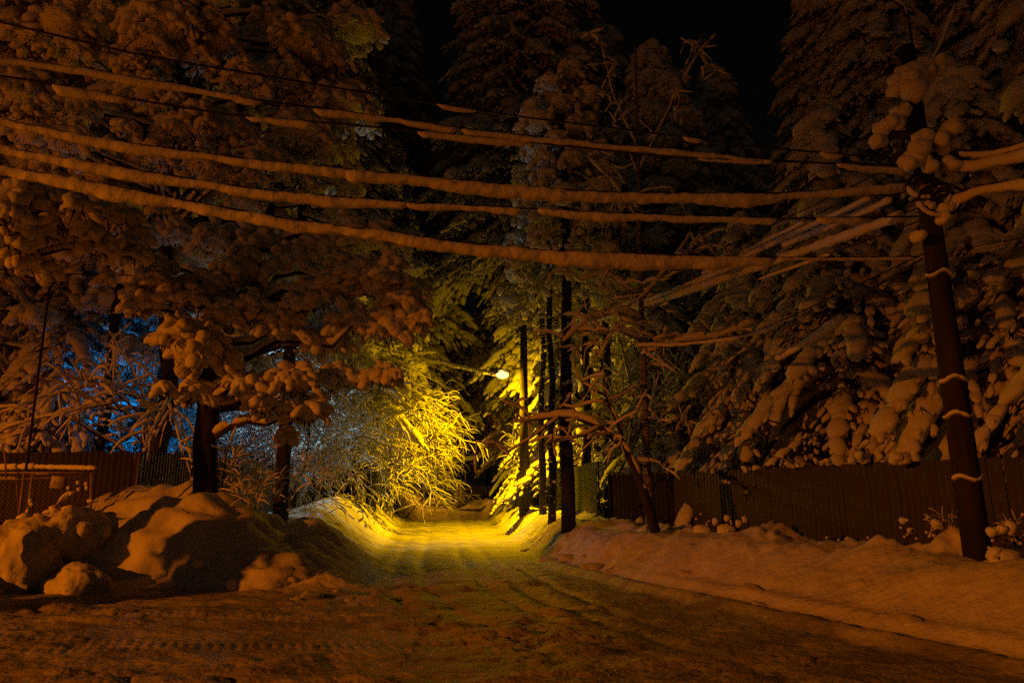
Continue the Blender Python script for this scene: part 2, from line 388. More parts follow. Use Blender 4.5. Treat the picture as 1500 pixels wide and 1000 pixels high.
# ------------------------------------------------------------------ trees
GA = 2.39996
def spruce_meshes(seed, H=11, Rb=2.7, zb=.8, nb=120, lod=2, size=1.0, droop=.6, full=1.0, needle=1.0):
    rng = np.random.default_rng(seed)
    snow, nd, tr = MB(), MB(), MB()
    tp = np.array([[.05 * math.sin(k) * (k / 8), .05 * math.cos(k * 1.7) * (k / 8), H * k / 8] for k in range(9)])
    tr.tube(tp, np.linspace(.022 * H ** .9 * .95, .02, 9) , 9)
    C, RR, AX = [], [], []; NB, ND = [], []
    for i in range(nb):
        t = (i + rng.uniform(0, 1)) / nb
        z0 = zb + (H - zb) * t ** .93
        Lb = Rb * ((1 - t) ** .8) * rng.uniform(.65, 1.12) + .28 * size
        az = GA * i + rng.uniform(-.35, .35)
        o2 = np.array([math.cos(az), math.sin(az)]); sd = np.array([-o2[1], o2[0]])
        m = max(4, int(Lb / (.2 * size)))
        s = np.linspace(.12, 1, m)
        dr = droop * rng.uniform(.75, 1.3)
        curve = rng.uniform(-.15, .15)
        def pt(s):
            r = Lb * s
            xy = o2 * r + sd * (curve * Lb * s * s)
            return np.array([xy[0], xy[1], z0 + .12 * Lb * s - dr * Lb * s ** 1.7])
        pts = np.array([pt(a) for a in s]); full_pts = np.array([pt(a) for a in np.linspace(0, 1, 5)])
        tr.tube(full_pts, np.linspace(.035 * size * (.4 + Lb / 2.5), .008, 5), 4, cap=False)
        tan = np.gradient(pts, axis=0); tan /= np.linalg.norm(tan, axis=1)[:, None]
        load = rng.uniform(.75, 1.25) * (1 if rng.random() > .12 * (2 - full) else .35)
        for k in range(m):
            if rng.random() < .12: continue
            r = size * load * (.085 + .075 * math.sin(min(1, s[k] * 1.1) * 2.7)) * rng.uniform(.8, 1.25)
            C.append(pts[k] + [0, 0, r * .55]); RR.append((r * 2.1, r * 1.35, r * .85)); AX.append(tan[k])
        for k in range(1, m):
            for sg in (-1, 1):
                if rng.random() < .12: continue
                tl = (.42 * Lb * (1.12 - s[k]) + .16 * size) * rng.uniform(.6, 1.15)
                tl = min(tl, 1.0 * size)
                a = rng.uniform(.55, .95)
                d2 = o2 * math.cos(a) + sg * sd * math.sin(a)
                q = max(2, int(tl / (.15 * size)))
                w = np.linspace(.2, 1, q)
                q3 = pts[k] + np.stack([d2[0] * tl * w, d2[1] * tl * w, -(dr * .35 * tl * w + .55 * tl * w * w)], 1)
                ax = np.gradient(q3, axis=0) if q > 1 else np.array([[d2[0], d2[1], -.5]])
                for j in range(q):
                    rr = size * load * rng.uniform(.05, .085) * (1.15 - .45 * w[j])
                    if rng.random() < .9:
                        C.append(q3[j] + [0, 0, rr * .6]); RR.append((rr * 2.5, rr * 1.15, rr * .85)); AX.append(ax[j])
                    nn = int(3 * needle)
                    bb = q3[j] + rng.normal(size=(nn, 3)) * .02 * size
                    dd = np.stack([rng.normal(size=nn) * .4 + d2[0] * .6, rng.normal(size=nn) * .4 + d2[1] * .6, -rng.uniform(.5, 1.3, nn)], 1) * .12 * size
                    NB.append(bb); ND.append(dd)
        # dark sprays close to the trunk and below the bough
        nn = int(16 * needle)
        ss = rng.uniform(.05, .9, nn); bb = np.array([pt(a) for a in ss]); bb[:, :2] += sd * rng.normal(size=(nn, 1)) * .16 * Lb
        dd = np.stack([rng.normal(size=nn) * .6, rng.normal(size=nn) * .6, -rng.uniform(.4, 1.2, nn)], 1) * .24 * size
        NB.append(bb); ND.append(dd)
    blobs(snow, C, RR, AX, lod=lod, nz=.32, nf=1.5, seed=seed)
    NB = np.concatenate(NB); ND = np.concatenate(ND); spikes(nd, NB, ND, .018 * size, rng)
    return tr.mesh('trunk'), nd.mesh('crown', False), snow.mesh('snow_load')

def cluster(snow, nd, c, rc, rng, lod=2, nballs=None, flat=.75, ball=.13, hang=.35):
    nballs = nballs or int(16 + 60 * rc)
    th = rng.uniform(0, 2 * math.pi, nballs); ph = np.arccos(rng.uniform(-.25, 1, nballs))
    rad = rc * rng.uniform(.78, 1.05, nballs) * (1 + .25 * np.sin(th * 3 + c[0]))
    Cc = np.stack([np.sin(ph) * np.cos(th) * rad, np.sin(ph) * np.sin(th) * rad, np.cos(ph) * rad * flat], 1)
    Cc[:, 2] -= hang * (np.hypot(Cc[:, 0], Cc[:, 1]) / rc) ** 2 * rc
    rr = ball * (.6 + .5 * rc) * rng.uniform(.6, 1.35, nballs)
    ax = Cc + [0, 0, -.6 * rc]
    blobs(snow, c + Cc, np.stack([rr * 1.55, rr, rr * .8], 1), ax, lod=lod, nz=.4, seed=int(rng.integers(99)))
    core = rc * np.array([.86, .86, .55]); blobs(snow, [c + np.array([0, 0, .08 * rc])], [core], None, lod=2, nz=.3)
    m = int(90 * rc) + 20
    d = rng.normal(size=(m, 3)); d /= np.linalg.norm(d, axis=1)[:, None]
    b0 = c + d * rc * rng.uniform(.3, .95, (m, 1)) * [1, 1, .5] - [0, 0, .25 * rc]
    dd = d * .5 + rng.normal(size=(m, 3)) * .4; dd[:, 2] -= .6
    spikes(nd, b0, dd * .2, .014, rng)

def bend(a, b, rng, k=6, amp=.12, sag=0.0):
    a, b = np.asarray(a, float), np.asarray(b, float); Ld = np.linalg.norm(b - a)
    s = np.linspace(0, 1, k)[:, None]
    p = a + (b - a) * s
    w = rng.normal(size=(k, 3)) * amp * Ld * .3; w[0] = 0; w[-1] = 0
    p = p + w; p[:, 2:] += sag * Ld * 4 * s * (1 - s)
    return p
def snow_on(snow, pts, r, rng, th=1.0, n=6, cover=.92):
    """snow lying on a limb: lumpy ribbon just above it"""
    pts = np.asarray(pts, float); m = len(pts)
    if m < 2: return
    # resample
    k = max(4, int(np.linalg.norm(np.diff(pts, axis=0), axis=1).sum() / max(.12, 2.2 * th * .05)))
    k = min(k, 26)
    tt = np.linspace(0, m - 1, k); q = np.stack([np.interp(tt, np.arange(m), pts[:, i]) for i in range(3)], 1)
    rr = np.interp(tt, np.arange(m), np.broadcast_to(r, (m,)))
    t = np.gradient(q, axis=0); t /= np.linalg.norm(t, axis=1)[:, None] + 1e-9
    hz = np.sqrt(np.clip(1 - t[:, 2] ** 2, 0, 1))
    w = (rr * .9 + th * .045) * (.25 + .75 * hz) * rng.uniform(.7, 1.3, k)
    w[0] *= .3; w[-1] *= .4
    gap = rng.random(k) > cover; w[gap] *= .15
    q = q + np.array([0, 0, 1.0]) * (rr * .6 + w * .55)[:, None]
    snow.tube(q, w, n, flat=.85)

def pine_from_clusters(name, label, base, fork, clusters, seed, trunk_r=.2, group=None, lod=2, limb=True, matb=BARK):
    rng = np.random.default_rng(seed)
    tr, nd, snow = MB(), MB(), MB()
    base = np.asarray(base, float); pts = [base] + [np.asarray(f, float) for f in fork]
    pp = []
    for a, b_ in zip(pts[:-1], pts[1:]):
        seg = bend(a, b_, rng, 5, .05); pp += list(seg[:-1])
    pp.append(pts[-1]); pp = np.array(pp)
    tr.tube(pp, np.linspace(trunk_r, trunk_r * .35, len(pp)), 10)
    for c, rc in clusters:
        c = np.asarray(c, float)
        if limb:
            dd = np.linalg.norm(pp - c, axis=1) + np.maximum(0, pp[:, 2] - c[2] + .2) * .8
            j = int(np.argmin(dd[1:])) + 1
            lp = bend(pp[j], c - [0, 0, .15 * rc], rng, 6, .1, .04)
            tr.tube(lp, np.linspace(trunk_r * .32, .02, 6), 5)
            snow_on(snow, lp, np.linspace(trunk_r * .32, .02, 6), rng, 1.0)
        cluster(snow, nd, c, rc, rng, lod)
        for q in range(1):   # smaller sprays round the main one
            v = rng.normal(size=3) * rc * 1.1; v[2] *= .5
            cluster(snow, nd, c + v - [0, 0, .2 * rc], rc * rng.uniform(.35, .6), rng, lod, ball=.12)
    b0 = Vector(base)
    root = thing(name, label, 'tree', b0, group=group)
    for nm, mb_, m_, sm in (('trunk', tr, matb, True), ('crown', nd, NEEDLE, False), ('snow_load', snow, SNOW, True)):
        me = mb_.mesh(nm, sm); me.transform(Matrix.Translation(-b0)); ob(nm, me, m_, root)
    return root

def pine_meshes(seed, H=17, zc=5, Rc=3.2, nc=60, lod=1, ball=.16):
    rng = np.random.default_rng(seed); tr, nd, snow = MB(), MB(), MB()
    tp = bend((0, 0, 0), (rng.normal() * .3, rng.normal() * .3, H), rng, 9, .02); tr.tube(tp, np.linspace(.22, .03, 9), 9)
    for i in range(nc):
        t = (i + .5) / nc; z = zc + (H - zc) * t; rr = Rc * (1 - t) ** .55 * rng.uniform(.35, 1.05); az = GA * i
        c = np.array([math.cos(az) * rr, math.sin(az) * rr, z - .12 * rr])
        a = np.array([np.interp(z - .2 * rr, tp[:, 2], tp[:, 0]), np.interp(z, tp[:, 2], tp[:, 1]), z - .1])
        lp = bend(a, c, rng, 5, .1, .03); tr.tube(lp, np.linspace(.07, .02, 5), 4); snow_on(snow, lp, .04, rng)
        rc = rng.uniform(.4, .85)
        cluster(snow, nd, c, rc, rng, lod, int(14 + 22 * rc), ball=ball)
    return tr.mesh('trunk'), nd.mesh('crown', False), snow.mesh('snow_load')

def bare_tree_meshes(seed, H=6, r0=.09, arch=.5, nmain=9, depth=3, snowth=1.0, lean=(0, 0), spread=.9, zfork=.25, lod=5, trunks=1, nch=(3, 6), kink=.13):
    rng = np.random.default_rng(seed); tr, snow = MB(), MB(); nch_ = nch
    def grow(p, d, Lg, r, lev):
        k = 6; pts = [p]; dd = d.copy()
        for j in range(k - 1):
            dd = dd + rng.normal(size=3) * kink; dd[2] -= arch * .17 * (1 if lev else .3) * (j / k + .3) * (lev + .6) * .7
            dd /= np.linalg.norm(dd); pts.append(pts[-1] + dd * Lg / (k - 1))
        pts = np.array(pts); rad = np.linspace(r, r * .45, k)
        tr.tube(pts, rad, 6 if lev == 0 else 4, cap=False)
        snow_on(snow, pts, rad, rng, snowth * (1.15 if lev else .7), n=5 if lev else 6)
        if lev >= depth: return
        nc_ = nmain if lev == 0 else int(rng.integers(*nch_))
        for c in range(nc_):
            s = rng.uniform(zfork if lev == 0 else .2, 1); j = min(k - 2, int(s * (k - 1))); f = s * (k - 1) - j
            q = pts[j] * (1 - f) + pts[j + 1] * f; base = pts[j + 1] - pts[j]; base /= np.linalg.norm(base)
            sd = rng.normal(size=3); sd -= sd.dot(base) * base; sd /= np.linalg.norm(sd)
            nd_ = base * (1 - .4 * spread) + sd * spread * rng.uniform(.6, 1.1); nd_[2] += .1; nd_ /= np.linalg.norm(nd_)
            grow(q, nd_, Lg * rng.uniform(.42, .68), r * .5, lev + 1)
    for tk in range(trunks):
        a = rng.uniform(0, 6.28); off = np.array([math.cos(a), math.sin(a), 0]) * .25 * (trunks > 1)
        d = np.array([lean[0] + rng.normal() * .1 + off[0] * .6, lean[1] + rng.normal() * .1 + off[1] * .6, 1.0]); d /= np.linalg.norm(d)
        grow(off, d, H * .75, r0, 0)
    return tr.mesh('trunk'), None, snow.mesh('snow_load')

def proto(name, meshes, barkm=BARK):
    root = bpy.data.objects.new(name, None); COL.objects.link(root)
    ob('trunk', meshes[0], barkm, root)
    if meshes[1] is not None: ob('crown', meshes[1], NEEDLE, root)
    ob('snow_load', meshes[2], SNOW, root)
    root['_used'] = 0
    return root
def put(pr, px, py, d, label, cat='tree', group=None, s=1.0, rz=None, sz=None, dz=0, x=None, z=None):
    """stand a tree of the kind pr with its foot on the ground at photo column px, d metres down the lane"""
    if x is None: x = P(px, 725, d)[0]
    o = pr if pr['_used'] == 0 else copy_tree(pr)
    pr['_used'] = 1
    o.location = (x, d, (gz(x, d) if z is None else z) - .05 + dz)
    o.rotation_euler = (0, 0, rz if rz is not None else (px * 1.7 + d) % 6.28)
    o.scale = (s, s, sz or s)
    if '_used' in o.keys() and o is not pr: del o['_used']
    return tag(o, label, cat, group)

SPA = proto('spruce_tree', spruce_meshes(11, H=12, Rb=3.1, zb=2.9, nb=88, lod=2, size=1.5, droop=.72))
SPB = proto('spruce_tree', spruce_meshes(12, H=10, Rb=2.6, zb=2.4, nb=78, lod=2, size=1.35, droop=.8))
TALL = proto('tall_spruce_tree', spruce_meshes(21, H=27, Rb=4.2, zb=5.0, nb=340, lod=1, size=2.1, droop=.55, needle=.35))
TALL2 = proto('tall_spruce_tree', spruce_meshes(22, H=24, Rb=3.6, zb=6.5, nb=290, lod=1, size=1.9, droop=.6, needle=.35))
TALL3 = proto('tall_spruce_tree', spruce_meshes(23, H=42, Rb=5.4, zb=12, nb=430, lod=1, size=2.0, droop=.5, needle=.3))
PINE = proto('pine_tree', pine_meshes(31, H=17, zc=4.5, Rc=3.4, nc=54, lod=1))
PINE2 = proto('pine_tree', pine_meshes(32, H=19, zc=6.5, Rc=3.0, nc=46, lod=1))
BARE = proto('bare_tree', bare_tree_meshes(41, H=7.5, r0=.09, nmain=14, depth=3, arch=.55, snowth=1.0), TWIG)
BARE2 = proto('bare_tree', bare_tree_meshes(42, H=6.6, r0=.05, nmain=15, depth=3, arch=.6, snowth=.5, trunks=3, nch=(5, 8), kink=.24), TWIG)

# right side: heavily laden spruces close behind the plank fence
G1 = 'snow laden spruces behind the right plank fence'
FA, FB = np.array([4.43, 19.2]), np.array([9.6, 6.9]); FN = np.array([.92, .39])
for pr, sf, off, rz, sc_, lb in [
        (SPA, .80, 3.0, .4, 1.05, 'big snow laden spruce directly behind the leaning dark utility pole'),
        (SPB, .52, 3.3, 2.3, 1.05, 'snow laden spruce just left of the utility pole, boughs over the fence'),
        (SPA, .26, 3.1, 3.4, .95, 'laden spruce behind the fence where its snow caps are largest'),
        (SPB, .02, 2.8, 5.1, .95, 'dimmer spruce behind the left end of the plank fence'),
        (SPA, 1.12, 2.9, 1.2, .9, 'spruce cut by the right edge of the photo with pale boughs'),
        (SPB, .66, 6.0, .9, 1.75, 'taller spruce rising behind the top of the utility pole'),
        (SPA, .35, 6.2, 4.0, 1.1, 'spruce in the second row behind the fence, between two nearer ones'),
        (SPB, .98, 6.0, 4.4, 1.6, 'laden spruce in the second row at the right edge'),
        (SPB, -.35, 3.0, .3, .9, 'small dim spruce behind the birch')]:
    q_ = FA + (FB - FA) * sf + FN * off
    put(pr, 0, 0, q_[1], lb, group=G1, s=sc_, rz=rz, x=q_[0])

# tall trees filling the night sky
G2 = 'tall snowy trees standing beyond the fences'
tall = [(TALL, 548, 40, 1.22, 'tall spruce left of the narrow sky gap over the lane'), (TALL2, 492, 34, 1.1, 'tall spruce above the left fence, second from the sky gap'),
        (TALL, 430, 28, 1.0, 'tall dim spruce rising above the big left pine'), (TALL2, 345, 25, 1.05, None), (TALL, 250, 27, 1.0, None), (TALL2, 150, 24, 1.0, None), (TALL, 40, 25, 1.0, None), (TALL2, -60, 22, 1.0, None),
        (TALL3, 772, 33, 1.0, 'tallest spruce right of the narrow sky gap, behind the street lamp'), (TALL2, 830, 34, 1.05, 'tall spruce rising above the street lamp'),
        (TALL, 900, 36, 1.05, None), (TALL2, 985, 29, .92, 'tall spruce behind the bare tree on the right'), (TALL, 1080, 40, .9, None), (TALL2, 1150, 34, .78, 'lower pointed spruce below the open sky at upper right'),
        (TALL, 1290, 27, .95, 'tall spruce right of the open sky at upper right'), (TALL2, 1370, 24, 1.0, None), (TALL, 1480, 26, 1.0, None), (TALL2, 1580, 22, 1.0, None),
        (TALL2, 610, 78, .95, None), (TALL, 665, 88, .8, None), (TALL2, 715, 79, .9, None), (TALL, 540, 60, 1.1, None), (TALL, 800, 58, 1.05, None), (TALL2, 575, 54, .9, 'spruce lit yellow above the snowy thicket'),
        (TALL, 860, 50, 1.1, None), (TALL2, 950, 52, .9, None), (TALL, 470, 50, 1.1, None), (TALL2, 400, 42, 1.1, None), (TALL, 320, 42, 1.1, None), (TALL2, 200, 40, 1.1, None), (TALL, 80, 42, 1.1, None), (TALL2, 0, 38, 1.1, None),
        (TALL2, 1020, 44, .8, None), (TALL2, 780, 50, 1.3, None), (TALL2, 815, 41, 1.15, None), (TALL, 560, 48, 1.15, None), (TALL2, 850, 42, 1.1, None), (TALL2, 1010, 34, 1.0, 'tall spruce left of the open sky at upper right'), (TALL2, 1090, 32, .95, None), (TALL, 1240, 44, .6, None), (TALL2, 1180, 50, .62, None), (TALL, 1420, 40, 1.0, None)]
for k, (pr, px, d, s, lb) in enumerate(tall):
    put(pr, px, 0, d, lb or 'dark snowy spruce in the mass of tall trees', group=G2, s=s, rz=k * 1.37)

# pines on the left
G3 = 'snowy pines behind the left fences'
for pr, px, d, s, lb in [(PINE, 290, 22, 1.0, 'tall pine with round snow clumps left of the middle'), (PINE2, 215, 20, 1.0, 'pine with small snow clumps behind the near left pine'), (PINE2, 395, 24.5, .95, 'pine with dim snow clumps above the left fence'),
                         (PINE, 60, 19, 1.0, 'pine with snow clumps at the far left behind the gate'), (PINE, 545, 30, 1.0, 'pine nearest the lane on the left'),
                         (PINE2, 1010, 27, 1.0, 'pine with fine orange lit snow above the bare tree'), (PINE, 930, 29, .95, 'pine with drooping dim snow right of the street lamp')]:
    put(pr, px, 0, d, lb, group=G3 if px < 600 else 'pines right of the lane', s=s)

# near left pine with big round clumps (crown seen against the dark)
cl = [(290, 515, 13.2, .62), (262, 490, 13.0, .45), (285, 575, 13.1, .3), (225, 400, 13.6, .5), (265, 425, 13.4, .45), (205, 440, 13.3, .35), (310, 415, 13.8, .42), (355, 400, 14.2, .5), (375, 455, 13.8, .48),
      (330, 465, 13.5, .42), (415, 480, 13.9, .5), (385, 590, 13.3, .32), (370, 560, 13.5, .3), (430, 560, 13.8, .5), (450, 600, 13.9, .4), (470, 430, 14.2, .6), (520, 400, 14.2, .6), (560, 410, 14.0, .62), (590, 440, 14.0, .5),
      (575, 480, 13.9, .42), (520, 470, 14.3, .5), (480, 500, 14.5, .5), (430, 390, 14.8, .6), (380, 360, 15.0, .6), (470, 370, 15.0, .6), (320, 350, 15.0, .6), (540, 350, 15.0, .5), (500, 550, 14.6, .4), (350, 520, 14.6, .5), (250, 340, 15, .5), (185, 380, 14.5, .4), (560, 550, 14.4, .3)]
b0 = P(303, 745, 14.2); b0[2] = gz(b0[0], b0[1]) - .1
pine_from_clusters('near_pine_tree', 'near pine with thick dark trunk and big round orange lit snow clumps', b0, [P(306, 600, 14.2), P(300, 480, 14.3), P(345, 400, 14.6), P(400, 300, 15)],
                   [(P(a, b_, c), r_) for a, b_, c, r_ in cl], 51, trunk_r=.27)
# left edge clump lit brightest, crown of a pine standing outside the picture
cl = [(40, 290, 9.8, .42), (75, 285, 10.0, .38), (15, 325, 9.7, .3), (20, 350, 9.8, .25), (95, 315, 10.2, .35), (130, 340, 10.6, .32), (140, 360, 10.7, .25), (60, 330, 10.3, .3), (30, 380, 10.5, .3), (-40, 330, 9.8, .5), (165, 310, 11.5, .4)]
bx = P(-130, 725, 10.5); bx[2] = gz(bx[0], bx[1]) - .1
pine_from_clusters('edge_pine_tree', 'pine bough with the brightest round snow clumps at the left edge', bx, [P(-130, 500, 10.5), P(-100, 350, 10.5), P(-90, 150, 10.5)], [(P(a, b_, c), r_) for a, b_, c, r_ in cl], 52, trunk_r=.18)
cl = [(240, 30, 14, .7), (215, 55, 14, .5), (265, 20, 14.2, .6), (300, 180, 14.2, .6), (265, 185, 14, .45), (335, 185, 14.5, .5), (300, 240, 14, .5), (320, 60, 15, .6), (300, 85, 15, .45), (150, 40, 14.5, .6), (90, 35, 14, .6), (40, 50, 14, .4),
      (110, 75, 14, .35), (30, 130, 14.5, .6), (150, 85, 14.6, .5), (400, 40, 16, .7), (440, 60, 16, .8), (480, 80, 16.5, .6), (360, 110, 15, .5), (420, 110, 16, .6), (120, 160, 15, .5), (210, 130, 14.5, .45), (50, 195, 14, .5), (95, 205, 14, .5), (230, 225, 14, .4), (330, 260, 14.5, .45), (380, 235, 15, .6), (440, 190, 16, .7), (500, 150, 17, .8), (520, 40, 18, .8)]
b1 = P(238, 725, 17.2); b1[2] = gz(b1[0], b1[1]) - .1
pine_from_clusters('high_pine_tree', 'high pine with orange lit snow clumps behind the cables at upper left', b1, [P(245, 400, 17), P(262, 200, 16.5), P(280, 30, 16)], [(P(a, b_, c), r_) for a, b_, c, r_ in cl], 53, trunk_r=.22)

put(SPB, 0, 0, 5.7, 'unseen young spruce added left of the picture to shade the snow mound', s=.28, x=-12.0, sz=.44)  # unseen tree added as an occluder, its shadow darkens the tallest mound
# spruce boughs at far left behind the gate, trunk columns, saplings
put(SPB, 55, 0, 18.6, 'small laden spruce behind the wire mesh gate', group=None, s=.72, rz=2.7)
put(SPA, -40, 0, 19.5, 'laden spruce cut by the left edge behind the gate', s=.62, rz=.7)
put(BARE, 190, 0, 18.5, 'young bare tree with snow on every twig between pine trunks at left', s=.82, rz=1.0)
put(BARE, 115, 0, 20.5, 'bare tree behind the left gate in front of blue lights', s=.95, rz=4.0)
put(BARE2, 70, 0, 23.5, 'snowy shrub lit blue below the light strips', s=.8, rz=.5)
put(BARE2, 150, 0, 24.5, 'snowy shrub lit blue right of the light strips', s=.95, rz=3.5)
put(BARE2, 215, 0, 23.0, 'snowy shrub lit blue behind the left fence end', s=.7, rz=2.5)
put(BARE2, 400, 0, 22.6, 'snowy shrub lit white behind the left fence', s=.75, rz=.8)
put(BARE2, 445, 0, 25.5, 'snowy shrub lit white right of the second left trunk', s=.8, rz=5)
put(BARE2, 480, 0, 28.5, 'snowy shrub lit white beside the grey post', s=.8, rz=2)
put(BARE, 400, 0, 25.5, 'bare tree lit white behind the left fence', s=1.05, rz=2.2)
put(BARE, 500, 0, 30.0, 'bare tree with yellow lit twigs behind the grey post', s=1.0, rz=2.4)
# yellow lit thicket arching over the lane
G4 = 'snowy thicket arching over the lane by the lamp'
for k, (pr, px, d, s, lb) in enumerate([(BARE2, 545, 30.5, .95, 'snowy arching bush nearest on the left of the lit lane'), (BARE2, 560, 33, .95, 'snowy arching bush lit bright yellow, second along the lane'), (BARE2, 545, 35, 1.0, 'snowy bare tree above the yellow lit bushes'),
                                        (BARE2, 572, 36.5, .95, 'snowy arching bush lit bright yellow, third along the lane'), (BARE2, 588, 43, .9, 'snowy arching bush beside the dip of the lane'), (BARE2, 568, 40, 1.0, 'snowy bare tree leaning over the far lane')]):
    put(pr, px, 0, d, lb, group=G4, s=s, rz=k * 1.9 + .4)
# right of the lane by the lamp
put(SPB, 792, 0, 33.5, 'drooping laden spruce lit yellow under the street lamp', s=.72, rz=1.0)
put(SPB, 765, 0, 39.5, 'laden spruce lit yellow further along on the right', s=.6, rz=2.0)
put(BARE2, 835, 0, 32.5, 'snowy bush lit yellow behind the green fence', s=.7, rz=1.2)
put(BARE2, 905, 0, 28.5, 'snowy bush lit yellow between dark trunks on the right', s=.75, rz=3.2)
put(SPB, 835, 0, 29.5, 'spruce with yellow lit boughs between dark trunks', s=.95, rz=4.0)
put(BARE, 905, 0, 24.5, 'tangled bare tree behind the green fence', s=1.0, rz=1.5)

# plain trunks of tall trees whose crowns are above
def trunk_tree(px, d, w, topz, label, lean=0.0, seed=0, crownr=1.9):
    rng = np.random.default_rng(seed + 400)
    x = P(px, 725, d)[0]; z0 = gz(x, d) - .1
    tr, nd, snow = MB(), MB(), MB()
    tp = bend((x, d, z0), (x + lean, d, topz), rng, 10, .012)
    tr.tube(tp, np.linspace(w / 2 * 1.15, w / 2 * .5, 10), 12)
    for i in range(10):       # broken stubs with snow
        z = z0 + (topz - z0) * rng.uniform(.12, .6); a = rng.uniform(0, 6.28); l = rng.uniform(.15, .7)
        cx = np.interp(z, tp[:, 2], tp[:, 0])
        q = np.array([[cx, d, z], [cx + math.cos(a) * l, d + math.sin(a) * l, z + rng.uniform(-.1, .15)]])
        tr.tube(q, [.025, .01], 4); snow_on(snow, q, .02, rng, .9)
    for i in range(26):       # snow stuck to the bark
        z = z0 + (topz - z0) * rng.uniform(.02, .5); cx = np.interp(z, tp[:, 2], tp[:, 0]); a = rng.uniform(-3.0, -.1)
        rr = np.interp(z, tp[:, 2], np.linspace(w / 2 * 1.15, w / 2 * .5, 10)); sz = rng.uniform(.02, .055)
        blobs(snow, [(cx + math.cos(a) * rr, d + math.sin(a) * rr, z)], [(sz * 1.4, sz, sz)], None, 1)
    hb = z0 + (topz - z0) * .58
    for i in range(46):
        t = i / 46; z = hb + (topz + 1 - hb) * t; a = GA * i; r_ = crownr * (1 - .6 * t) * rng.uniform(.4, 1.1)
        c = np.array([np.interp(z, tp[:, 2], tp[:, 0]) + math.cos(a) * r_, d + math.sin(a) * r_, z - .4 * r_])
        q = bend((np.interp(z, tp[:, 2], tp[:, 0]), d, z), c, rng, 4, .1); tr.tube(q, [.05, .04, .03, .015], 4); snow_on(snow, q, .03, rng, 1.3)
        cluster(snow, nd, c, rng.uniform(.3, .6), rng, 1, 16, ball=.14, hang=.8)
    b0 = Vector((x, d, z0)); root = thing('tall_pine_tree', label, 'tree', b0, group='dark trunks of tall trees along the lane')
    for nm, mb_, m_, sm in (('trunk', tr, BARK, True), ('crown', nd, NEEDLE, False), ('snow_load', snow, SNOW, True)):
        me = mb_.mesh(nm, sm); me.transform(Matrix.Translation(-b0)); ob(nm, me, m_, root)
trunk_tree(135, 18.2, .28, 14, 'straight dark trunk left of the near pine in front of blue lights', seed=1)
trunk_tree(412, 17.5, .34, 14, 'dark trunk in front of the left fence, right of the near pine', seed=2)
trunk_tree(795, 26, .25, 15, 'thin dark trunk just right of the lamp post', seed=3)
trunk_tree(808, 23, .24, 15, 'thin dark trunk, second right of the lamp post', seed=4)
trunk_tree(832, 19.4, .36, 14, 'thickest dark trunk speckled with snow on the right bank', seed=5)
trunk_tree(862, 24.5, .3, 15, 'dark trunk behind the green fence, left one', seed=6)
trunk_tree(893, 25.0, .36, 15, 'dark trunk behind the green fence, right one', seed=7)

# birch and the leaning snow covered tree on the right
rng = np.random.default_rng(8)
def limb_tree(name, label, limbs, bm_, seed, barkm, twigs=4, th=1.3):
    rng = np.random.default_rng(seed); tr, snow = MB(), MB()
    b0 = Vector(P(*limbs[0][0][0]))
    for pts, r0, r1, sc in limbs:
        p = np.array([P(*q) for q in pts]); m = len(p); k = m * 5
        tt = np.linspace(0, m - 1, k)
        # smooth through points
        q = np.stack([np.interp(tt, np.arange(m), p[:, i]) for i in range(3)], 1)
        for _ in range(3): q[1:-1] = (q[:-2] + q[1:-1] * 2 + q[2:]) / 4
        rad = np.linspace(r0, r1, k); tr.tube(q, rad, 8)
        if sc > 0: snow_on(snow, q, rad, rng, sc, 8)
        for j in range(int(twigs * k / 5)):
            i = rng.integers(k // 4, k); d = rng.normal(size=3); d[2] = abs(d[2]) * .5 - .1; d /= np.linalg.norm(d)
            l = rng.uniform(.3, 1.1); e = q[i] + d * l; e[2] -= .15 * l
            w = bend(q[i], e, rng, 5, .15, .05); tr.tube(w, np.linspace(.014, .005, 5), 4, cap=False); snow_on(snow, w, .01, rng, .9, 5)
            for _ in range(2):
                i2 = rng.integers(2, 5); d = rng.normal(size=3) * .3; d[2] -= .15
                w2 = bend(w[i2], w[i2] + d, rng, 4, .15); tr.tube(w2, [.006] * 4, 3, cap=False); snow_on(snow, w2, .006, rng, .75, 5)
    b0[2] -= .2
    root = thing(name, label, 'tree', b0)
    for nm, mb_, m_ in (('trunk', tr, barkm), ('snow_load', snow, SNOW)):
        me = mb_.mesh(nm, True); me.transform(Matrix.Translation(-b0)); ob(nm, me, m_, root)
limb_tree('birch_tree', 'slim birch trunk with dark rings in front of the right fence', [
    ([(955, 800, 15.5), (948, 690, 15.5), (943, 560, 15.5), (940, 480, 15.6), (938, 400, 15.7), (935, 250, 16), (930, 60, 16.3)], .11, .03, .3),
    ([(941, 500, 15.6), (900, 480, 15.2), (880, 520, 15.0)], .04, .015, 1.5),
    ([(940, 470, 15.6), (905, 455, 15.3), (860, 470, 15), (825, 500, 14.9)], .045, .015, 1.6),
    ([(940, 440, 15.6), (890, 400, 15.5), (850, 410, 15.4)], .04, .015, 1.5),
    ([(939, 440, 15.6), (975, 395, 15.4), (1010, 370, 15.2)], .04, .015, 1.5),
    ([(941, 520, 15.6), (990, 500, 15.2), (1050, 495, 15.0), (1110, 470, 14.8)], .04, .015, 1.7),
    ([(938, 330, 15.8), (900, 270, 15.8), (860, 230, 15.8)], .035, .012, 1.2),
    ([(936, 250, 16), (970, 180, 16), (1020, 80, 16), (1050, 50, 16)], .035, .012, 1.2),
    ([(936, 220, 16), (900, 150, 16), (880, 60, 16)], .035, .012, 1.2)], None, 61, BIRCH, twigs=2)
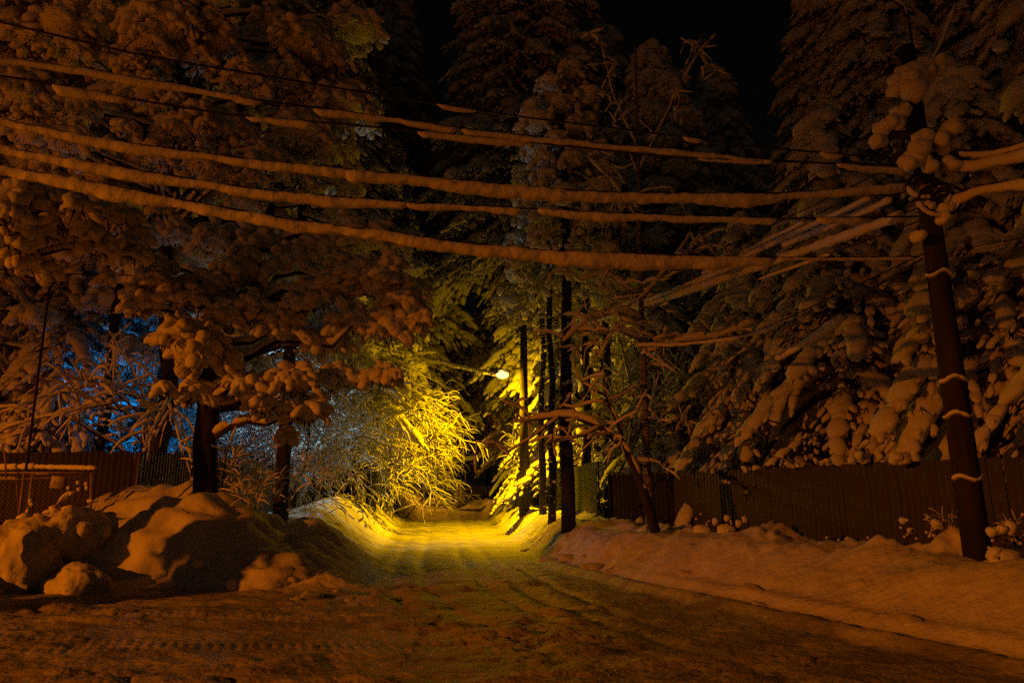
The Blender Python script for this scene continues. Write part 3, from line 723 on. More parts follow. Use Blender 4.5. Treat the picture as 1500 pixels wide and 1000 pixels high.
limb_tree('leaning_tree', 'curved leaning tree with snow covered trunk crossing the birch', [
    ([(965, 800, 15.0), (950, 740, 15.0), (932, 690, 15.0), (915, 655, 15.0), (880, 625, 15.0), (840, 610, 15.2), (800, 612, 15.4), (755, 618, 15.6)], .12, .02, 1.3),
    ([(915, 655, 15.0), (905, 620, 15.0), (888, 580, 15.0), (880, 520, 15.2), (870, 460, 15.4)], .05, .015, .9),
    ([(880, 625, 15), (850, 640, 14.9), (800, 650, 14.8)], .03, .01, .8),
    ([(820, 610, 15.2), (780, 640, 15.2), (740, 665, 15.3)], .025, .01, .7),
    ([(888, 580, 15.0), (850, 560, 15), (835, 520, 15)], .03, .01, .9)], None, 62, BARK, twigs=1)

# twigs standing in the heaps left
SAP = proto('sapling', bare_tree_meshes(71, H=2.6, r0=.018, nmain=8, depth=2, arch=.4, snowth=.5, nch=(2, 4)), TWIG)
for px, d, s, lb in [(330, 14.8, 1.0, 'snowy sapling rising behind the tallest mound'), (352, 15.6, .8, 'leaning sapling between mound and second trunk'), (395, 16.2, .7, 'low sapling at the foot of the second trunk'),
                     (425, 19, 1.0, 'twiggy sapling right of the second trunk'), (372, 14.3, .6, 'small sapling on the slope of the tallest mound'), (1380, 9.6, .3, 'dry twigs left of the foot of the utility pole'), (1480, 9.9, .4, 'snowy twigs at the right edge of the bank')]:
    put(SAP, px, 0, d, lb, 'sapling', s=s, rz=px * 1.1, group='saplings poking through the snow')

# ------------------------------------------------------------------ dry weeds with snow caps on the right bank
def weed(px, py, d, h, caps, label, seed):
    rng = np.random.default_rng(seed); st, sn_ = MB(), MB(); p = P(px, py, d); z = gz(p[0], p[1])
    root = thing('dry_weed', label, 'weed', (p[0], p[1], z - .05), group='dry weeds on the right bank')
    for k in range(4):
        q = bend((0, 0, 0), (rng.normal() * .1, rng.normal() * .1, h * rng.uniform(.6, 1)), rng, 5, .06); st.tube(q, .008, 4)
        if k < caps: blobs(sn_, [q[-1]], [(.07, .06, .06 * rng.uniform(.8, 1.6))], None, 2, .3)
        for _ in range(2):
            j = rng.integers(2, 4); e = q[j] + rng.normal(size=3) * .13; w = np.array([q[j], e]); st.tube(w, .005, 3); blobs(sn_, [e], [(.03, .025, .025)], None, 1)
    blobs(sn_, [(0, 0, .08)], [(.2, .16, .14)], None, 2, .3)
    ob('stem', st.mesh('stem'), LEAF, root); ob('snow_cap', sn_.mesh('snow_cap'), SNOW, root)
weed(1093, 790, 14.2, .62, 2, 'dry weed with two snow caps before the plank fence', 1)
weed(1065, 795, 14.0, .35, 2, 'low dry weed bent under snow left of the capped one', 2)
weed(1030, 797, 14.6, .3, 1, 'spiky snowed weed near the left end of the plank fence', 3)
weed(1332, 790, 11.0, .62, 2, 'dry weed with stacked snow balls left of the utility pole', 4)
weed(1375, 795, 10.2, .6, 1, 'dark dry weed right before the utility pole foot', 5)
weed(1285, 790, 11.3, .32, 1, 'short weed stub in snow along the plank fence', 6)
weed(1245, 795, 11.8, .22, 1, 'small snow topped stub near the middle of the plank fence', 7)
weed(1440, 800, 9.2, .5, 3, 'snow clotted weed just right of the utility pole', 8)
weed(1470, 815, 8.6, .45, 3, 'snow clotted weed nearest the right edge', 9)

# ------------------------------------------------------------------ fences
def plank_fence(name, label, A, B, za, zb_, ztopA, ztopB, w=.12, m=WOOD, post_every=2.5, seed=0, gap=.006, cat='fence', part='plank', thick=.02):
    rng = random.Random(seed)
    A = np.array(A, float); B = np.array(B, float); Ld = np.linalg.norm(B - A); u_ = (B - A) / Ld; rz = math.atan2(u_[1], u_[0])
    root = thing(name, label, cat, (A[0], A[1], za))
    bm = MB(); bm.box((0, 0, .5), (w - gap, thick, 1)); pm = bm.mesh(part, False)
    # slightly worn variant with a clipped top corner
    n_ = int(Ld / w)
    for k in range(n_):
        s = (k + .5) / n_; x, y = A + u_ * Ld * s; z0 = za + (zb_ - za) * s; z1 = ztopA + (ztopB - ztopA) * s
        o = ob(part, pm, m, root, (x - A[0] + rng.uniform(-.004, .004) * -u_[1], y - A[1] + rng.uniform(-.008, .008), z0 - za - .3), (0, rng.uniform(-.004, .004), rz))
        o.scale = (1, 1, z1 - z0 + .3 + rng.uniform(-.015, .015))
    rm = MB()
    nrm = np.array([-u_[1], u_[0]]); nrm = nrm if nrm[1] > 0 else -nrm
    for hh in (.5, .88):
        a3 = np.array([*(nrm * .04), (ztopA - za) * hh]); b3 = np.array([*((B - A) + nrm * .04), (ztopB - za) * hh])
        rail = MB(); rail.tube([a3, b3], .035, 4); ob('rail', rail.mesh('rail', False), m, root)
    k = 0.0
    while k < Ld:
        q = MB(); x, y = u_ * k + nrm * .09; q.box((x, y, (ztopA - za) / 2), (.09, .09, ztopA - za + .04), rz); ob('post', q.mesh('post', False), m, root); k += post_every
    return root
def sheet_fence(name, label, A, B, za, zb_, ztopA, ztopB, m, panel=1.15, pitch=.115, seed=0):
    rng = random.Random(seed)
    A = np.array(A, float); B = np.array(B, float); Ld = np.linalg.norm(B - A); u_ = (B - A) / Ld; rz = math.atan2(u_[1], u_[0])
    root = thing(name, label, 'fence', (A[0], A[1], za))
    mb_ = MB(); prof = []
    n_ = int(panel / pitch)
    for k in range(n_):
        x0 = k * pitch; prof += [(x0, 0), (x0 + pitch * .42, 0), (x0 + pitch * .52, .022), (x0 + pitch * .9, .022)]
    prof.append((n_ * pitch, 0)); prof = np.array(prof); q = len(prof)
    V = np.concatenate([np.c_[prof, np.zeros(q)], np.c_[prof, np.ones(q)]]); i = np.arange(q - 1)
    mb_.quads(V, np.stack([i, i + 1, i + 1 + q, i + q], 1)); pm = mb_.mesh('sheet_panel', False)
    npan = max(1, round(Ld / (n_ * pitch)))
    for k in range(npan):
        s = k / npan; x, y = (B - A) * s; z0 = (zb_ - za) * s; z1 = ztopA + (ztopB - ztopA) * (s + .5 / npan) - za
        o = ob('sheet_panel', pm, m, root, (x, y, z0 - .4), (0, 0, rz)); o.scale = (Ld / npan / (n_ * pitch), 1, z1 - z0 + .4 + rng.uniform(-.01, .03))
    nrm = np.array([-u_[1], u_[0]]) * .06
    if nrm[1] < 0: nrm = -nrm
    for k in range(0, npan + 1, 2):
        s = k / npan; x, y = (B - A) * s + nrm; p_ = MB(); hh = ztopA + (ztopB - ztopA) * s - za
        p_.box((x, y, hh / 2), (.07, .05, hh - .02), rz); ob('post', p_.mesh('post', False), m, root)
    return root
FR0, FR1 = (4.43, 19.2), (9.6, 6.9)
plank_fence('plank_fence', 'long brown fence of vertical planks behind the right snow bank', FR0, FR1, .3, .4, 2.2, 2.2, w=.125, m=WOOD, seed=1)
plank_fence('plank_fence', 'short dark plank fence behind the birch and leaning tree', (2.85, 20.6), (4.35, 19.5), .35, .35, 2.2, 2.22, w=.13, m=WOOD2, seed=2)
gp = MB(); gp.box((0, 0, 1.05), (.16, .14, 2.1)); gp.box((0, 0, 2.12), (.2, .18, .05)); o = ob('gate_post', gp.mesh('gate_post', False), WOOD2, loc=(4.4, 19.25, .2)); tag(o, 'dark square post between the short and the long plank fence', 'post')
sheet_fence('corrugated_fence', 'greenish corrugated fence behind the dark trunks on the right', (1.45, 36), (2.6, 21.4), .4, .4, 2.5, 2.62, SHEET, seed=3)
plank_fence('plank_fence', 'dark brown board fence facing the road behind the left heaps', (-15.6, 16.4), (-8.6, 16.0), .7, .7, 2.55, 2.6, w=.14, m=WOOD2, seed=4)
sheet_fence('corrugated_fence', 'brown corrugated fence running from the left corner along the lane', (-8.55, 16.0), (-7.7, 24.5), .7, .9, 2.6, 2.58, SHEETB, seed=5)
plank_fence('plank_fence', 'dark plank fence along the lane beyond the second left trunk', (-7.7, 24.6), (-8.3, 37), .9, 1.1, 2.55, 2.55, w=.15, m=WOOD2, seed=6)
# snow on fence tops
rng = np.random.default_rng(77)
def fence_snow(px, py, d, r, label):
    mb_ = MB(); c = P(px, py, d); k = 7
    C = np.c_[rng.normal(size=k) * r * .9, rng.normal(size=k) * r * .25, rng.uniform(-.2, .5, k) * r]
    blobs(mb_, C, np.c_[r * rng.uniform(.5, .9, k), r * rng.uniform(.4, .6, k), r * rng.uniform(.4, .6, k)], None, 2, .3)
    o = ob('snow_clump', mb_.mesh('snow_clump'), SNOW, loc=c); tag(o, label, 'snow clump', 'snow clumps caught on the right fence')
FS = [(1263, 672, 13.1, .14, 'snow clump on the fence top nearest the utility pole'), (1330, 674, 12.3, .16, 'hanging snow clump on the fence top beside the pole'), (1160, 682, 14.9, .09, 'small snow clump on the fence top, middle one'),
      (1045, 689, 17.5, .1, 'snow clump on the fence top toward its left end'), (1063, 706, 16.9, .07, 'small snow clump stuck on the fence face'), (1215, 677, 13.9, .1, 'snow clump on the fence top, left of the big one'), (1095, 687, 16.3, .12, 'low snow cap on the fence top below the laden boughs')]
for a in FS: fence_snow(*a)

# ------------------------------------------------------------------ wire mesh gate and sign at far left
gd = 13.5
gt = thing('wire_mesh_gate', 'wire mesh enclosure with snow on its top rail behind the left heaps', 'gate', (P(60, 790, gd)[0], gd, .8))
def local(p): return np.asarray(p, float) - np.array(gt.location)
def gpart(name, pts, r, m=STEEL, n_=6):
    q = MB(); q.tube([local(p) for p in pts], r, n_); return ob(name, q.mesh(name), m, gt)
gpart('top_rail', [P(-60, 692, gd), P(138, 692, gd)], .022)
gpart('top_rail', [P(-60, 704, gd), P(120, 698, gd)], .014)
for a, b_ in (((36, 690), (24, 788)), ((48, 692), (34, 800)), ((134, 692), (132, 780))):
    gpart('post', [P(*a, gd), P(*b_, gd)], .024)
gpart('gate_frame', [P(-40, 700, gd + .3), P(24, 702, gd + .3), P(27, 745, gd + .3)], .018)
gpart('hoop', [P(-20, 655, gd - .2), P(2, 652, gd - .2), P(7, 662, gd - .2), P(9, 700, gd - .2)], .016)
sm = MB()
rng = np.random.default_rng(3)
def railsnow(x0, x1, y0, y1, r, d=gd, n_=26):
    q = np.array([P(x0 + (x1 - x0) * s, y0 + (y1 - y0) * s, d) for s in np.linspace(0, 1, n_)]); w = r * rng.uniform(.75, 1.25, n_); w[0] *= .4; w[-1] *= .5
    q[:, 2] += .6 * r; sm.tube([local(p) for p in q], w, 8)
railsnow(-60, 52, 688, 685, .06); railsnow(50, 141, 685, 687, .045); railsnow(-20, 24, 700, 700, .03, gd + .3); railsnow(-20, 6, 655, 655, .05, gd - .2, 8); railsnow(52, 110, 694, 692, .014)
for px, py in ((44, 733), (40, 748), (46, 738), (133, 733), (130, 733), (36, 770), (104, 722), (100, 714), (114, 706), (126, 708), (115, 716), (127, 714)):
    blobs(sm, [local(P(px, py, gd - .03))], [(.035, .03, .04)], None, 2, .4)
ob('snow_cap', sm.mesh('snow_cap'), SNOW, gt)
wm = MB()
x0, x1 = P(-60, 725, gd)[0], P(134, 725, gd)[0]; zt = P(0, 694, gd)[2]; zl = .75; pitch = .085
k = x0 - (zt - zl)
while k < x1:
    for sg in (0, 1):
        a = np.array([k, gd, zl]); b_ = np.array([k + zt - zl, gd, zt])
        if sg: a[2], b_[2] = zt, zl
        ta = max(0, (x0 - a[0]) / (b_[0] - a[0])); tb = min(1, (x1 - a[0]) / (b_[0] - a[0]))
        if ta < tb:
            p, q = a + (b_ - a) * ta, a + (b_ - a) * tb
            wm.tube([local(p) + [0, .004 * sg, 0], local(q) + [0, .004 * sg, 0]], .0035, 3, cap=False)
    k += pitch
o = ob('wire_mesh', wm.mesh('wire_mesh', False), STEEL, gt); o['kind'] = 'stuff'
# number plate hanging on the mesh
c = P(84, 706, gd - .04); st = thing('number_sign', 'small square number plate reading 723 hung on the wire mesh', 'sign', c)
q = MB(); q.box((0, 0, 0), (.25, .012, .235)); ob('plate', q.mesh('plate', False), SIGNM, st)
fc = bpy.data.curves.new('digits', 'FONT'); fc.body = '723'; fc.size = .11; fc.align_x = 'CENTER'; fc.align_y = 'CENTER'; fc.extrude = .001
ft = bpy.data.objects.new('digits', fc); COL.objects.link(ft); bpy.context.view_layer.update()
fm = bpy.data.meshes.new_from_object(ft.evaluated_get(bpy.context.evaluated_depsgraph_get())); bpy.data.objects.remove(ft); fm.materials.clear()
fo = bpy.data.objects.new('digits', fm); COL.objects.link(fo); fo.parent = st; fo.location = (.01, -.009, -.02); fo.rotation_euler = (R(90), 0, 0); fm.materials.append(INK)
st.rotation_euler = (0, R(4), R(3))
# snowy bush inside the enclosure and a snow-covered branch
mb_ = MB(); rng = np.random.default_rng(9)
kk = 60; C = np.c_[rng.normal(size=kk) * .38, rng.normal(size=kk) * .2, rng.uniform(-.1, .45, kk)]
C[:, 2] *= np.exp(-(C[:, 0] / .5) ** 2); blobs(mb_, C, rng.uniform(.06, .14, kk), None, 2, .4)
bt = thing('low_bush', 'snow crusted low bush inside the wire mesh enclosure', 'bush', P(82, 778, 13.0))
ob('snow_load', mb_.mesh('snow_load'), SNOW, bt)
q = MB(); spikes(q, C + rng.normal(size=C.shape) * .08, rng.normal(size=C.shape) * .2 + [0, 0, .1], .01, rng); ob('twigs', q.mesh('twigs', False), TWIG, bt)
q = MB(); q2 = MB(); p = np.array([P(83, 740, gd + .2), P(95, 728, gd + .2), P(110, 722, gd + .2)]); q.tube(p, .012, 5); snow_on(q2, p, .02, rng, .8); p0 = Vector(p[0])
bt = thing('snowy_branch', 'short snow covered branch caught behind the wire mesh', 'branch', p0)
for nm, m_, mt in (('stick', q, TWIG), ('snow_cap', q2, SNOW)):
    me = m_.mesh(nm); me.transform(Matrix.Translation(-p0)); ob(nm, me, mt, bt)

# ------------------------------------------------------------------ cables
def cable(label, pts, snow, r=.013, samples=90, lump=1.0, off=-.8, group='snow laden overhead cables', rad_extra=0):
    """pts: (px,py,d) down the cable; snow: (x0,x1,radius m) stretches of the cable that carry snow"""
    rng = np.random.default_rng(abs(hash(label)) % 1000 if False else len(label) * 7 + int(pts[0][1]))
    pts = sorted(pts); px = np.array([p[0] for p in pts], float); pyy = np.array([p[1] for p in pts], float); dd = np.array([p[2] for p in pts], float)
    # monotone smooth interpolation in photo columns
    xs = np.linspace(px[0], px[-1], samples)
    ys = np.interp(xs, px, pyy); inv = np.interp(xs, px, 1 / dd)
    for _ in range(10): ys[1:-1] = (ys[:-2] + 2 * ys[1:-1] + ys[2:]) / 4
    Q = np.array([P(a, b_, 1 / c) for a, b_, c in zip(xs, ys, inv)])
    o0 = Vector(Q[0]); root = thing('overhead_cable', label, 'cable', o0, group=group)
    q = MB(); q.tube(Q - Q[0], r, 6); ob('wire', q.mesh('wire'), CABLE, root)
    for (a, b_, w) in snow:
        s0, s1 = np.interp([a, b_], xs, np.arange(samples)); L_ = 0
        seglen = np.linalg.norm(Q[int(min(s1, samples - 1))] - Q[int(s0)]); n_ = int(max(10, seglen / .035)); n_ = min(n_, 320)
        tt = np.linspace(s0, s1, n_); c = np.stack([np.interp(tt, np.arange(samples), Q[:, i]) for i in range(3)], 1)
        dist = np.linspace(0, seglen, n_); z = np.zeros(n_)
        nz = fbm(np.stack([dist * 1.1, z + a, z], 1), 3, 5) * .42 + fbm(np.stack([dist * 7, z + a, z + 3], 1), 2, 6) * .09
        ww = w * (1 + 1.5 * lump * nz) * np.clip(np.minimum(np.arange(n_), np.arange(n_)[::-1]) / 3 + .25, 0, 1)
        c[:, 2] += off * ww + .25 * w * lump * fbm(np.stack([dist * 2, z, z + a], 1), 2, 8)
        c[:, 1] += .3 * w * fbm(np.stack([dist * 1.5, z + 9, z], 1), 2, 9)
        m_ = MB(); m_.tube(c - Q[0], ww * .7, 12, flat=1.15); me = m_.mesh('snow_load')
        # clotted surface
        v = np.empty(len(me.vertices) * 3, np.float32); me.vertices.foreach_get('co', v); v = v.reshape(-1, 3)
        v[:, 2] += w * .26 * fbm(v * 9, 2, 3); v[:, 1] += w * .2 * fbm(v * 11 + 5, 2, 4); me.vertices.foreach_set('co', v.ravel()); me.update()
        ob('snow_load', me, SNOW, root)
    return root
DL, DR = 6.6, 9.0
def dseq(l): return [(a, b_, DL + (DR - DL) * max(0, (a + 60)) / 1410) for a, b_ in l]
cable('bare thin cable, topmost of those crossing the photo', dseq([(-60, 18), (200, 80), (500, 130), (750, 170), (1000, 200), (1100, 215), (1340, 235)]), [(1000, 1030, .035), (1200, 1235, .05), (640, 700, .03)])
cable('second cable from the top with long orange edged snow strips', dseq([(-60, 88), (0, 84), (80, 95), (250, 122), (380, 148), (460, 158), (600, 176), (680, 190), (850, 207), (1000, 221), (1120, 234), (1340, 247)]), [(-60, 385, .06), (460, 672, .055), (676, 1135, .06), (1225, 1330, .06)])
cable('third cable from the top with snow only in short pieces', dseq([(-60, 105), (30, 114), (80, 124), (190, 145), (360, 172), (460, 178), (600, 191), (770, 208), (1000, 232), (1340, 243)]), [(78, 190, .055), (360, 460, .055), (612, 775, .045), (1020, 1120, .035)])
cable('middle cable carrying an unbroken snow ridge to the coil on the pole', dseq([(-60, 160), (0, 175), (150, 205), (400, 238), (600, 257), (750, 272), (900, 283), (1100, 285), (1200, 280), (1345, 268)]), [(-60, 520, .075), (505, 1330, .085)])
cable('fourth thick snowy cable, broken by a gap near the middle', dseq([(-60, 200), (0, 216), (200, 250), (400, 281), (600, 298), (760, 304), (790, 307), (1000, 317), (1140, 321), (1200, 319), (1265, 318), (1345, 317)]), [(-60, 598, .085), (592, 766, .06), (788, 1138, .062), (1196, 1266, .06)])
cable('lowest cable with the thickest roll of snow', dseq([(-60, 236), (0, 245), (100, 260), (250, 290), (430, 322), (500, 332), (650, 352), (800, 368), (1000, 374), (1130, 378), (1345, 376)]), [(-60, 1135, .098), (1135, 1340, .035)])
# to the right of the pole
G5 = 'snowy cables leaving the pole to the right'
cable('upper snowy cable leaving the pole to the right', [(1385, 238, 9), (1430, 236, 8.6), (1500, 218, 7.8), (1580, 195, 7.2)], [(1388, 1578, .085)], group=G5, samples=40)
cable('thin snowy cable just above the upper right one', [(1390, 222, 9), (1450, 222, 8.4), (1500, 208, 7.8), (1580, 185, 7.2)], [(1392, 1578, .045)], group=G5, samples=40)
cable('lower snowy cable sagging from the pole to the right edge', [(1370, 283, 9), (1395, 288, 8.8), (1430, 272, 8.5), (1500, 262, 7.8), (1580, 262, 7.2)], [(1372, 1578, .085)], group=G5, samples=40)
cable('bare thin wire pair leaving the pole to the right', [(1385, 372, 9), (1440, 358, 8.4), (1500, 348, 7.8), (1580, 338, 7.2)], [], r=.008, group=G5, samples=30)
cable('bare thin wire at the upper right corner', [(1400, 100, 9.4), (1450, 86, 8.6), (1500, 72, 7.8), (1580, 50, 7.2)], [], r=.008, group=G5, samples=30)
# along the lane from the near pole to the lamp post
G6 = 'cables running from the near pole down the lane'
xN, xF, dN, dF = 5.95, .5, 9.1, 28.0
def lane_cable(label, pyN, pyF, sag, snow, r=.012, dx=0):
    zN = P(1350, pyN, dN)[2]; zF = P(768, pyF, dF)[2]; pts = []
    for s in np.linspace(0, 1, 26):
        d = dN + (dF - dN) * s; x = xN + dx * (1 - s) + (xF - xN) * s; z = zN + (zF - zN) * s - sag * 4 * s * (1 - s)
        pts.append((x, d, z))
    Q = np.array(pts); rng = np.random.default_rng(int(pyN)); o0 = Q[0]
    root = thing('overhead_cable', label, 'cable', Vector(o0), group=G6); q = MB(); q.tube(Q - o0, r, 5); ob('wire', q.mesh('wire'), CABLE, root)
    for s0, s1, w in snow:
        n_ = int(max(12, (s1 - s0) * 19.6 / .06)); tt = np.linspace(s0, s1, n_) * 25; c = np.stack([np.interp(tt, np.arange(26), Q[:, i]) for i in range(3)], 1)
        dist = np.linspace(0, (s1 - s0) * 19.6, n_); z = np.zeros(n_)
        ww = w * (1 + .4 * fbm(np.stack([dist * 1.5, z + s0 * 50, z], 1), 3, 2) + .15 * rng.normal(size=n_)); ww[0] *= .3; ww[-1] *= .3
        c[:, 2] -= .3 * w; m_ = MB(); m_.tube(c - o0, ww, 8, flat=1.1); ob('snow_load', m_.mesh('snow_load'), SNOW, root)
lane_cable('upper thin cable slanting down from the pole to the lane', 232, 470, .35, [], dx=-.2)
lane_cable('second thin cable slanting down the lane', 240, 478, .5, [(.12, .22, .03)], dx=-.12)
lane_cable('snowy cable slanting down the lane, uppermost one with snow', 252, 485, .35, [(.05, .3, .055), (.42, .6, .05)])
lane_cable('snowy cable slanting down the lane, second with snow', 268, 495, .25, [(.03, .16, .06), (.2, .5, .06), (.6, .8, .05)])
lane_cable('thick snowy cable slanting down the lane past the birch', 300, 500, .1, [(.02, .4, .075), (.4, .75, .06)])
lane_cable('double thin cable below the thick slanting one', 318, 510, .2, [(.1, .2, .03)])
cable('slack service cable with a log like roll of snow at its end', [(1352, 378, 9.1), (1290, 415, 9.6), (1230, 460, 10.5), (1165, 505, 11.8), (1135, 523, 12.5)], [(1135, 1232, .11)], group=G6, samples=40)
cable('slack thin cable curving down from the pole to the birch', [(1352, 372, 9.1), (1250, 420, 10.4), (1150, 468, 12), (1100, 488, 13), (1000, 503, 14.6), (905, 500, 16)], [(930, 1150, .05)], group=G6, samples=50)
# left side and lane cables
cable('thin cable with snow running in from the left edge', [(-60, 396, 11.5), (0, 396, 11.5), (60, 400, 11.8), (130, 402, 12.4), (230, 404, 13.5)], [(-60, 75, .03)], group=None, samples=30)
cable('snow covered cable from the grey post to the street lamp', [(517, 494, 29.5), (560, 503, 29.2), (605, 518, 28.8), (650, 528, 28.5), (700, 540, 28.2), (735, 546, 28)], [(603, 735, .11), (520, 600, .04)], group=None, samples=40)
cable('snow covered cable low across the far lane', [(655, 672, 42), (680, 668, 42), (705, 665, 42), (728, 659, 42)], [(656, 727, .13)], group=None, samples=20)
# pole prop / guy on the left with a snowy bough
q = MB(); q2 = MB(); a, b_ = P(75, 402, 12.0), P(38, 688, 12.0); q.tube([Vector((0, 0, 0)), Vector(a - b_)], .022, 6)
rt = thing('leaning_rod', 'thin leaning rod rising from the gate to a snowy bough', 'rod', b_); ob('shaft', q.mesh('shaft'), TWIG, rt)
q = MB(); q2 = MB(); p = np.array([P(46, 406, 12), P(80, 404, 12), (P(105, 401, 12)), P(125, 386, 12)]); pb = Vector(p[0]); q.tube(p, .02, 5); snow_on(q2, p, .035, np.random.default_rng(4), 1.2, 8)
rt = thing('snowy_branch', 'forked bough with snow resting on the top of the leaning rod', 'branch', pb)
for nm, m_, mt in (('stick', q, TWIG), ('snow_cap', q2, SNOW)):
    me = m_.mesh(nm); me.transform(Matrix.Translation(-pb)); ob(nm, me, mt, rt)

# ------------------------------------------------------------------ near utility pole
px_, pd_ = 5.88, 9.0
pz = gz(px_, pd_)
up_ = thing('utility_pole', 'dark tapering utility pole on the right snow bank with coiled cable', 'pole', (px_, pd_, pz - .3))
def ppart(name, mbuild, m, sm=True): return ob(name, mbuild.mesh(name, sm), m, up_)
q = MB(); q.tube([(0, 0, 0), (0, 0, 2), (.01, 0, 4.5), (.02, 0, 7.6)], [.165, .155, .135, .105], 14); ppart('pole_shaft', q, CONC)
def zrel(py): return P(1380, py, pd_)[2] - (pz - .3)
for py in (237, 205):
    q = MB(); q.box((0, -.14, zrel(py)), (.95 if py == 237 else 1.0, .09, .1)); ppart('crossarm', q, CONC, False)
    for sx in (-.42, -.22, .3, .44):
        q = MB(); q.tube([(sx, -.14, zrel(py) + .05), (sx, -.14, zrel(py) + .12), (sx, -.14, zrel(py) + .15), (sx, -.14, zrel(py) + .2)], [.015, .045, .03, .04], 8); ppart('insulator', q, CERAM)
for py in (285,):
    q = MB(); q.box((0, -.2, zrel(py)), (.5, .12, .07)); ppart('bracket', q, STEEL, False)
for k, (cx, cz, rr_, w) in enumerate([(-.18, zrel(283), .2, .03), (.0, zrel(305), .26, .022), (.1, zrel(302), .27, .018), (-.1, zrel(288), .21, .018)]):
    th = np.linspace(0, 2 * math.pi, 25); q = MB(); q.tube(np.c_[cx + rr_ * 1.1 * np.cos(th), -.24 + .03 * np.sin(th * 2) - .01 * k, cz + rr_ * np.sin(th) * .85], w, 8, up=(0, 1, 0), cap=False); ppart('cable_coil', q, CABLE)
rng = np.random.default_rng(12)
for k, (cx, cz, rr_) in enumerate([(.0, zrel(306), .26), (-.18, zrel(285), .2)]):
    th = np.linspace(math.pi * 1.02, math.pi * 1.98, 18); q = MB(); q.tube(np.c_[cx + rr_ * 1.08 * np.cos(th), np.full(18, -.25), cz + rr_ * np.sin(th) * .8 + .01], .034 * rng.uniform(.8, 1.2, 18), 8, up=(0, 1, 0)); ppart('snow_cap', q, SNOW)
for k, py in enumerate((405, 558, 610, 702)):       # band clamps holding collars of snow
    z = zrel(py); r_ = .16 - z * .006
    th = np.linspace(math.pi * .95, math.pi * 2.05, 16); q = MB(); q.tube(np.c_[r_ * np.cos(th), r_ * np.sin(th), z + .03 * np.sin(th * 3 + k)], .014, 5); ppart('band_clamp', q, STEEL)
    q = MB(); q.tube(np.c_[(r_ + .02) * np.cos(th), (r_ + .02) * np.sin(th), z + .025 + .03 * np.sin(th * 3 + k)], .021 * rng.uniform(.6, 1.4, 16), 6); ppart('snow_cap', q, SNOW)
# snow piled on the top and the arms
for (px, py, r_) in [(1345, 110, .2), (1328, 125, .22), (1315, 120, .16), (1350, 95, .13), (1322, 158, .12), (1340, 130, .14), (1312, 180, .13), (1300, 192, .16), (1290, 205, .12), (1358, 108, .1), (1375, 100, .13), (1390, 190, .16), (1380, 215, .14), (1340, 220, .17), (1350, 235, .13), (1400, 212, .1), (1330, 235, .14), (1350, 200, .16), (1365, 240, .12), (1395, 236, .12), (1360, 300, .08), (1385, 305, .13), (1382, 320, .1), (1345, 345, .1)]:
    c = P(px, py, pd_ - .2) - np.array([px_, pd_, pz - .3]); q = MB(); blobs(q, c + rng.normal(size=(3, 3)) * r_ * .3, np.full((3, 3), r_) * rng.uniform(.65, .95, (3, 3)), None, 2, .3, seed=int(px)); ppart('snow_load', q, SNOW)
q = MB(); q2 = MB()   # dry forked twigs rising above the pole
for a in ([(1345, 100), (1337, 70), (1331, 30), (1322, 8), (1295, -5)], [(1360, 105), (1378, 65), (1390, 35), (1402, 0)]):
    p = np.array([P(*b_, 9.6) for b_ in a]); q.tube(p, .022, 5); snow_on(q2, p, .022, rng, .7)
pb = Vector(P(1350, 110, 9.6))
rt = thing('forked_branches', 'forked thin boughs rising beyond the top of the utility pole', 'branch', pb)
for nm, m_, mt in (('stick', q, TWIG), ('snow_cap', q2, SNOW)):
    me = m_.mesh(nm); me.transform(Matrix.Translation(-pb)); ob(nm, me, mt, rt)
# grey post at the left of the lane
p = P(517, 725, 29.5); z = gz(p[0], p[1]); q = MB(); top = P(519, 488, 29.5)[2]
rt = thing('power_post', 'thin grey post with snow rings left of the yellow lit thicket', 'pole', (p[0], p[1], z - .1)); q.tube([(0, 0, 0), (0, 0, top - z)], [.16, .11], 10); ob('shaft', q.mesh('shaft'), CONC, rt)
q = MB(); q.box((0, -.1, top - z - .25), (.7, .08, .08)); ob('crossarm', q.mesh('crossarm', False), CONC, rt)
q = MB()
for k in range(7): blobs(q, [(rng.uniform(-.1, .1), -.13, (top - z) * rng.uniform(.3, .95))], [(.09, .05, .05)], None, 2, .3)
ob('snow_cap', q.mesh('snow_cap'), SNOW, rt)

# ------------------------------------------------------------------ street lamps
def lamp_mat(name, col, st): return mat(name, (.8, .7, .5), .4, .3, emit=(col, st))
YEL = (1.0, .5, .0); ORA = (1.0, .2, .0)
lx, ly, lz = P(738, 549, 28.0)
p = P(768, 725, 28.2); z = gz(p[0], p[1])
sl = thing('street_lamp', 'lit yellow street lamp on a thick dark post beside the lane', 'street lamp', (p[0], 28.2, z - .1))
topz = P(768, 500, 28.2)[2] + .8
q = MB(); q.tube([(0, 0, 0), (0, 0, (topz - z) * .5), (0, 0, topz - z)], [.22, .18, .14], 12); ob('post', q.mesh('post'), CONC, sl)
hx, hz = lx - p[0], lz - (z - .1)
q = MB(); q.tube([(0, -.15, hz + .35), (hx * .5, -.2, hz + .22), (hx + .1, -.2, hz + .1)], .028, 6); ob('arm', q.mesh('arm'), STEEL, sl)
q = MB(); q.tube([(hx + .25, -.2, hz + .13), (hx + .05, -.2, hz + .11), (hx - .2, -.2, hz + .06), (hx - .32, -.2, hz + .05)], [.05, .11, .13, .06], 10, flat=.55); ob('lamp_head', q.mesh('lamp_head'), STEEL, sl)
q = MB(); blobs(q, [(hx - .06, -.2, hz - .0)], [(.26, .2, .15)], None, 3, 0); ob('bulb', q.mesh('bulb'), lamp_mat('yellow_lamp_glow', (1, .62, .1), 30), sl)
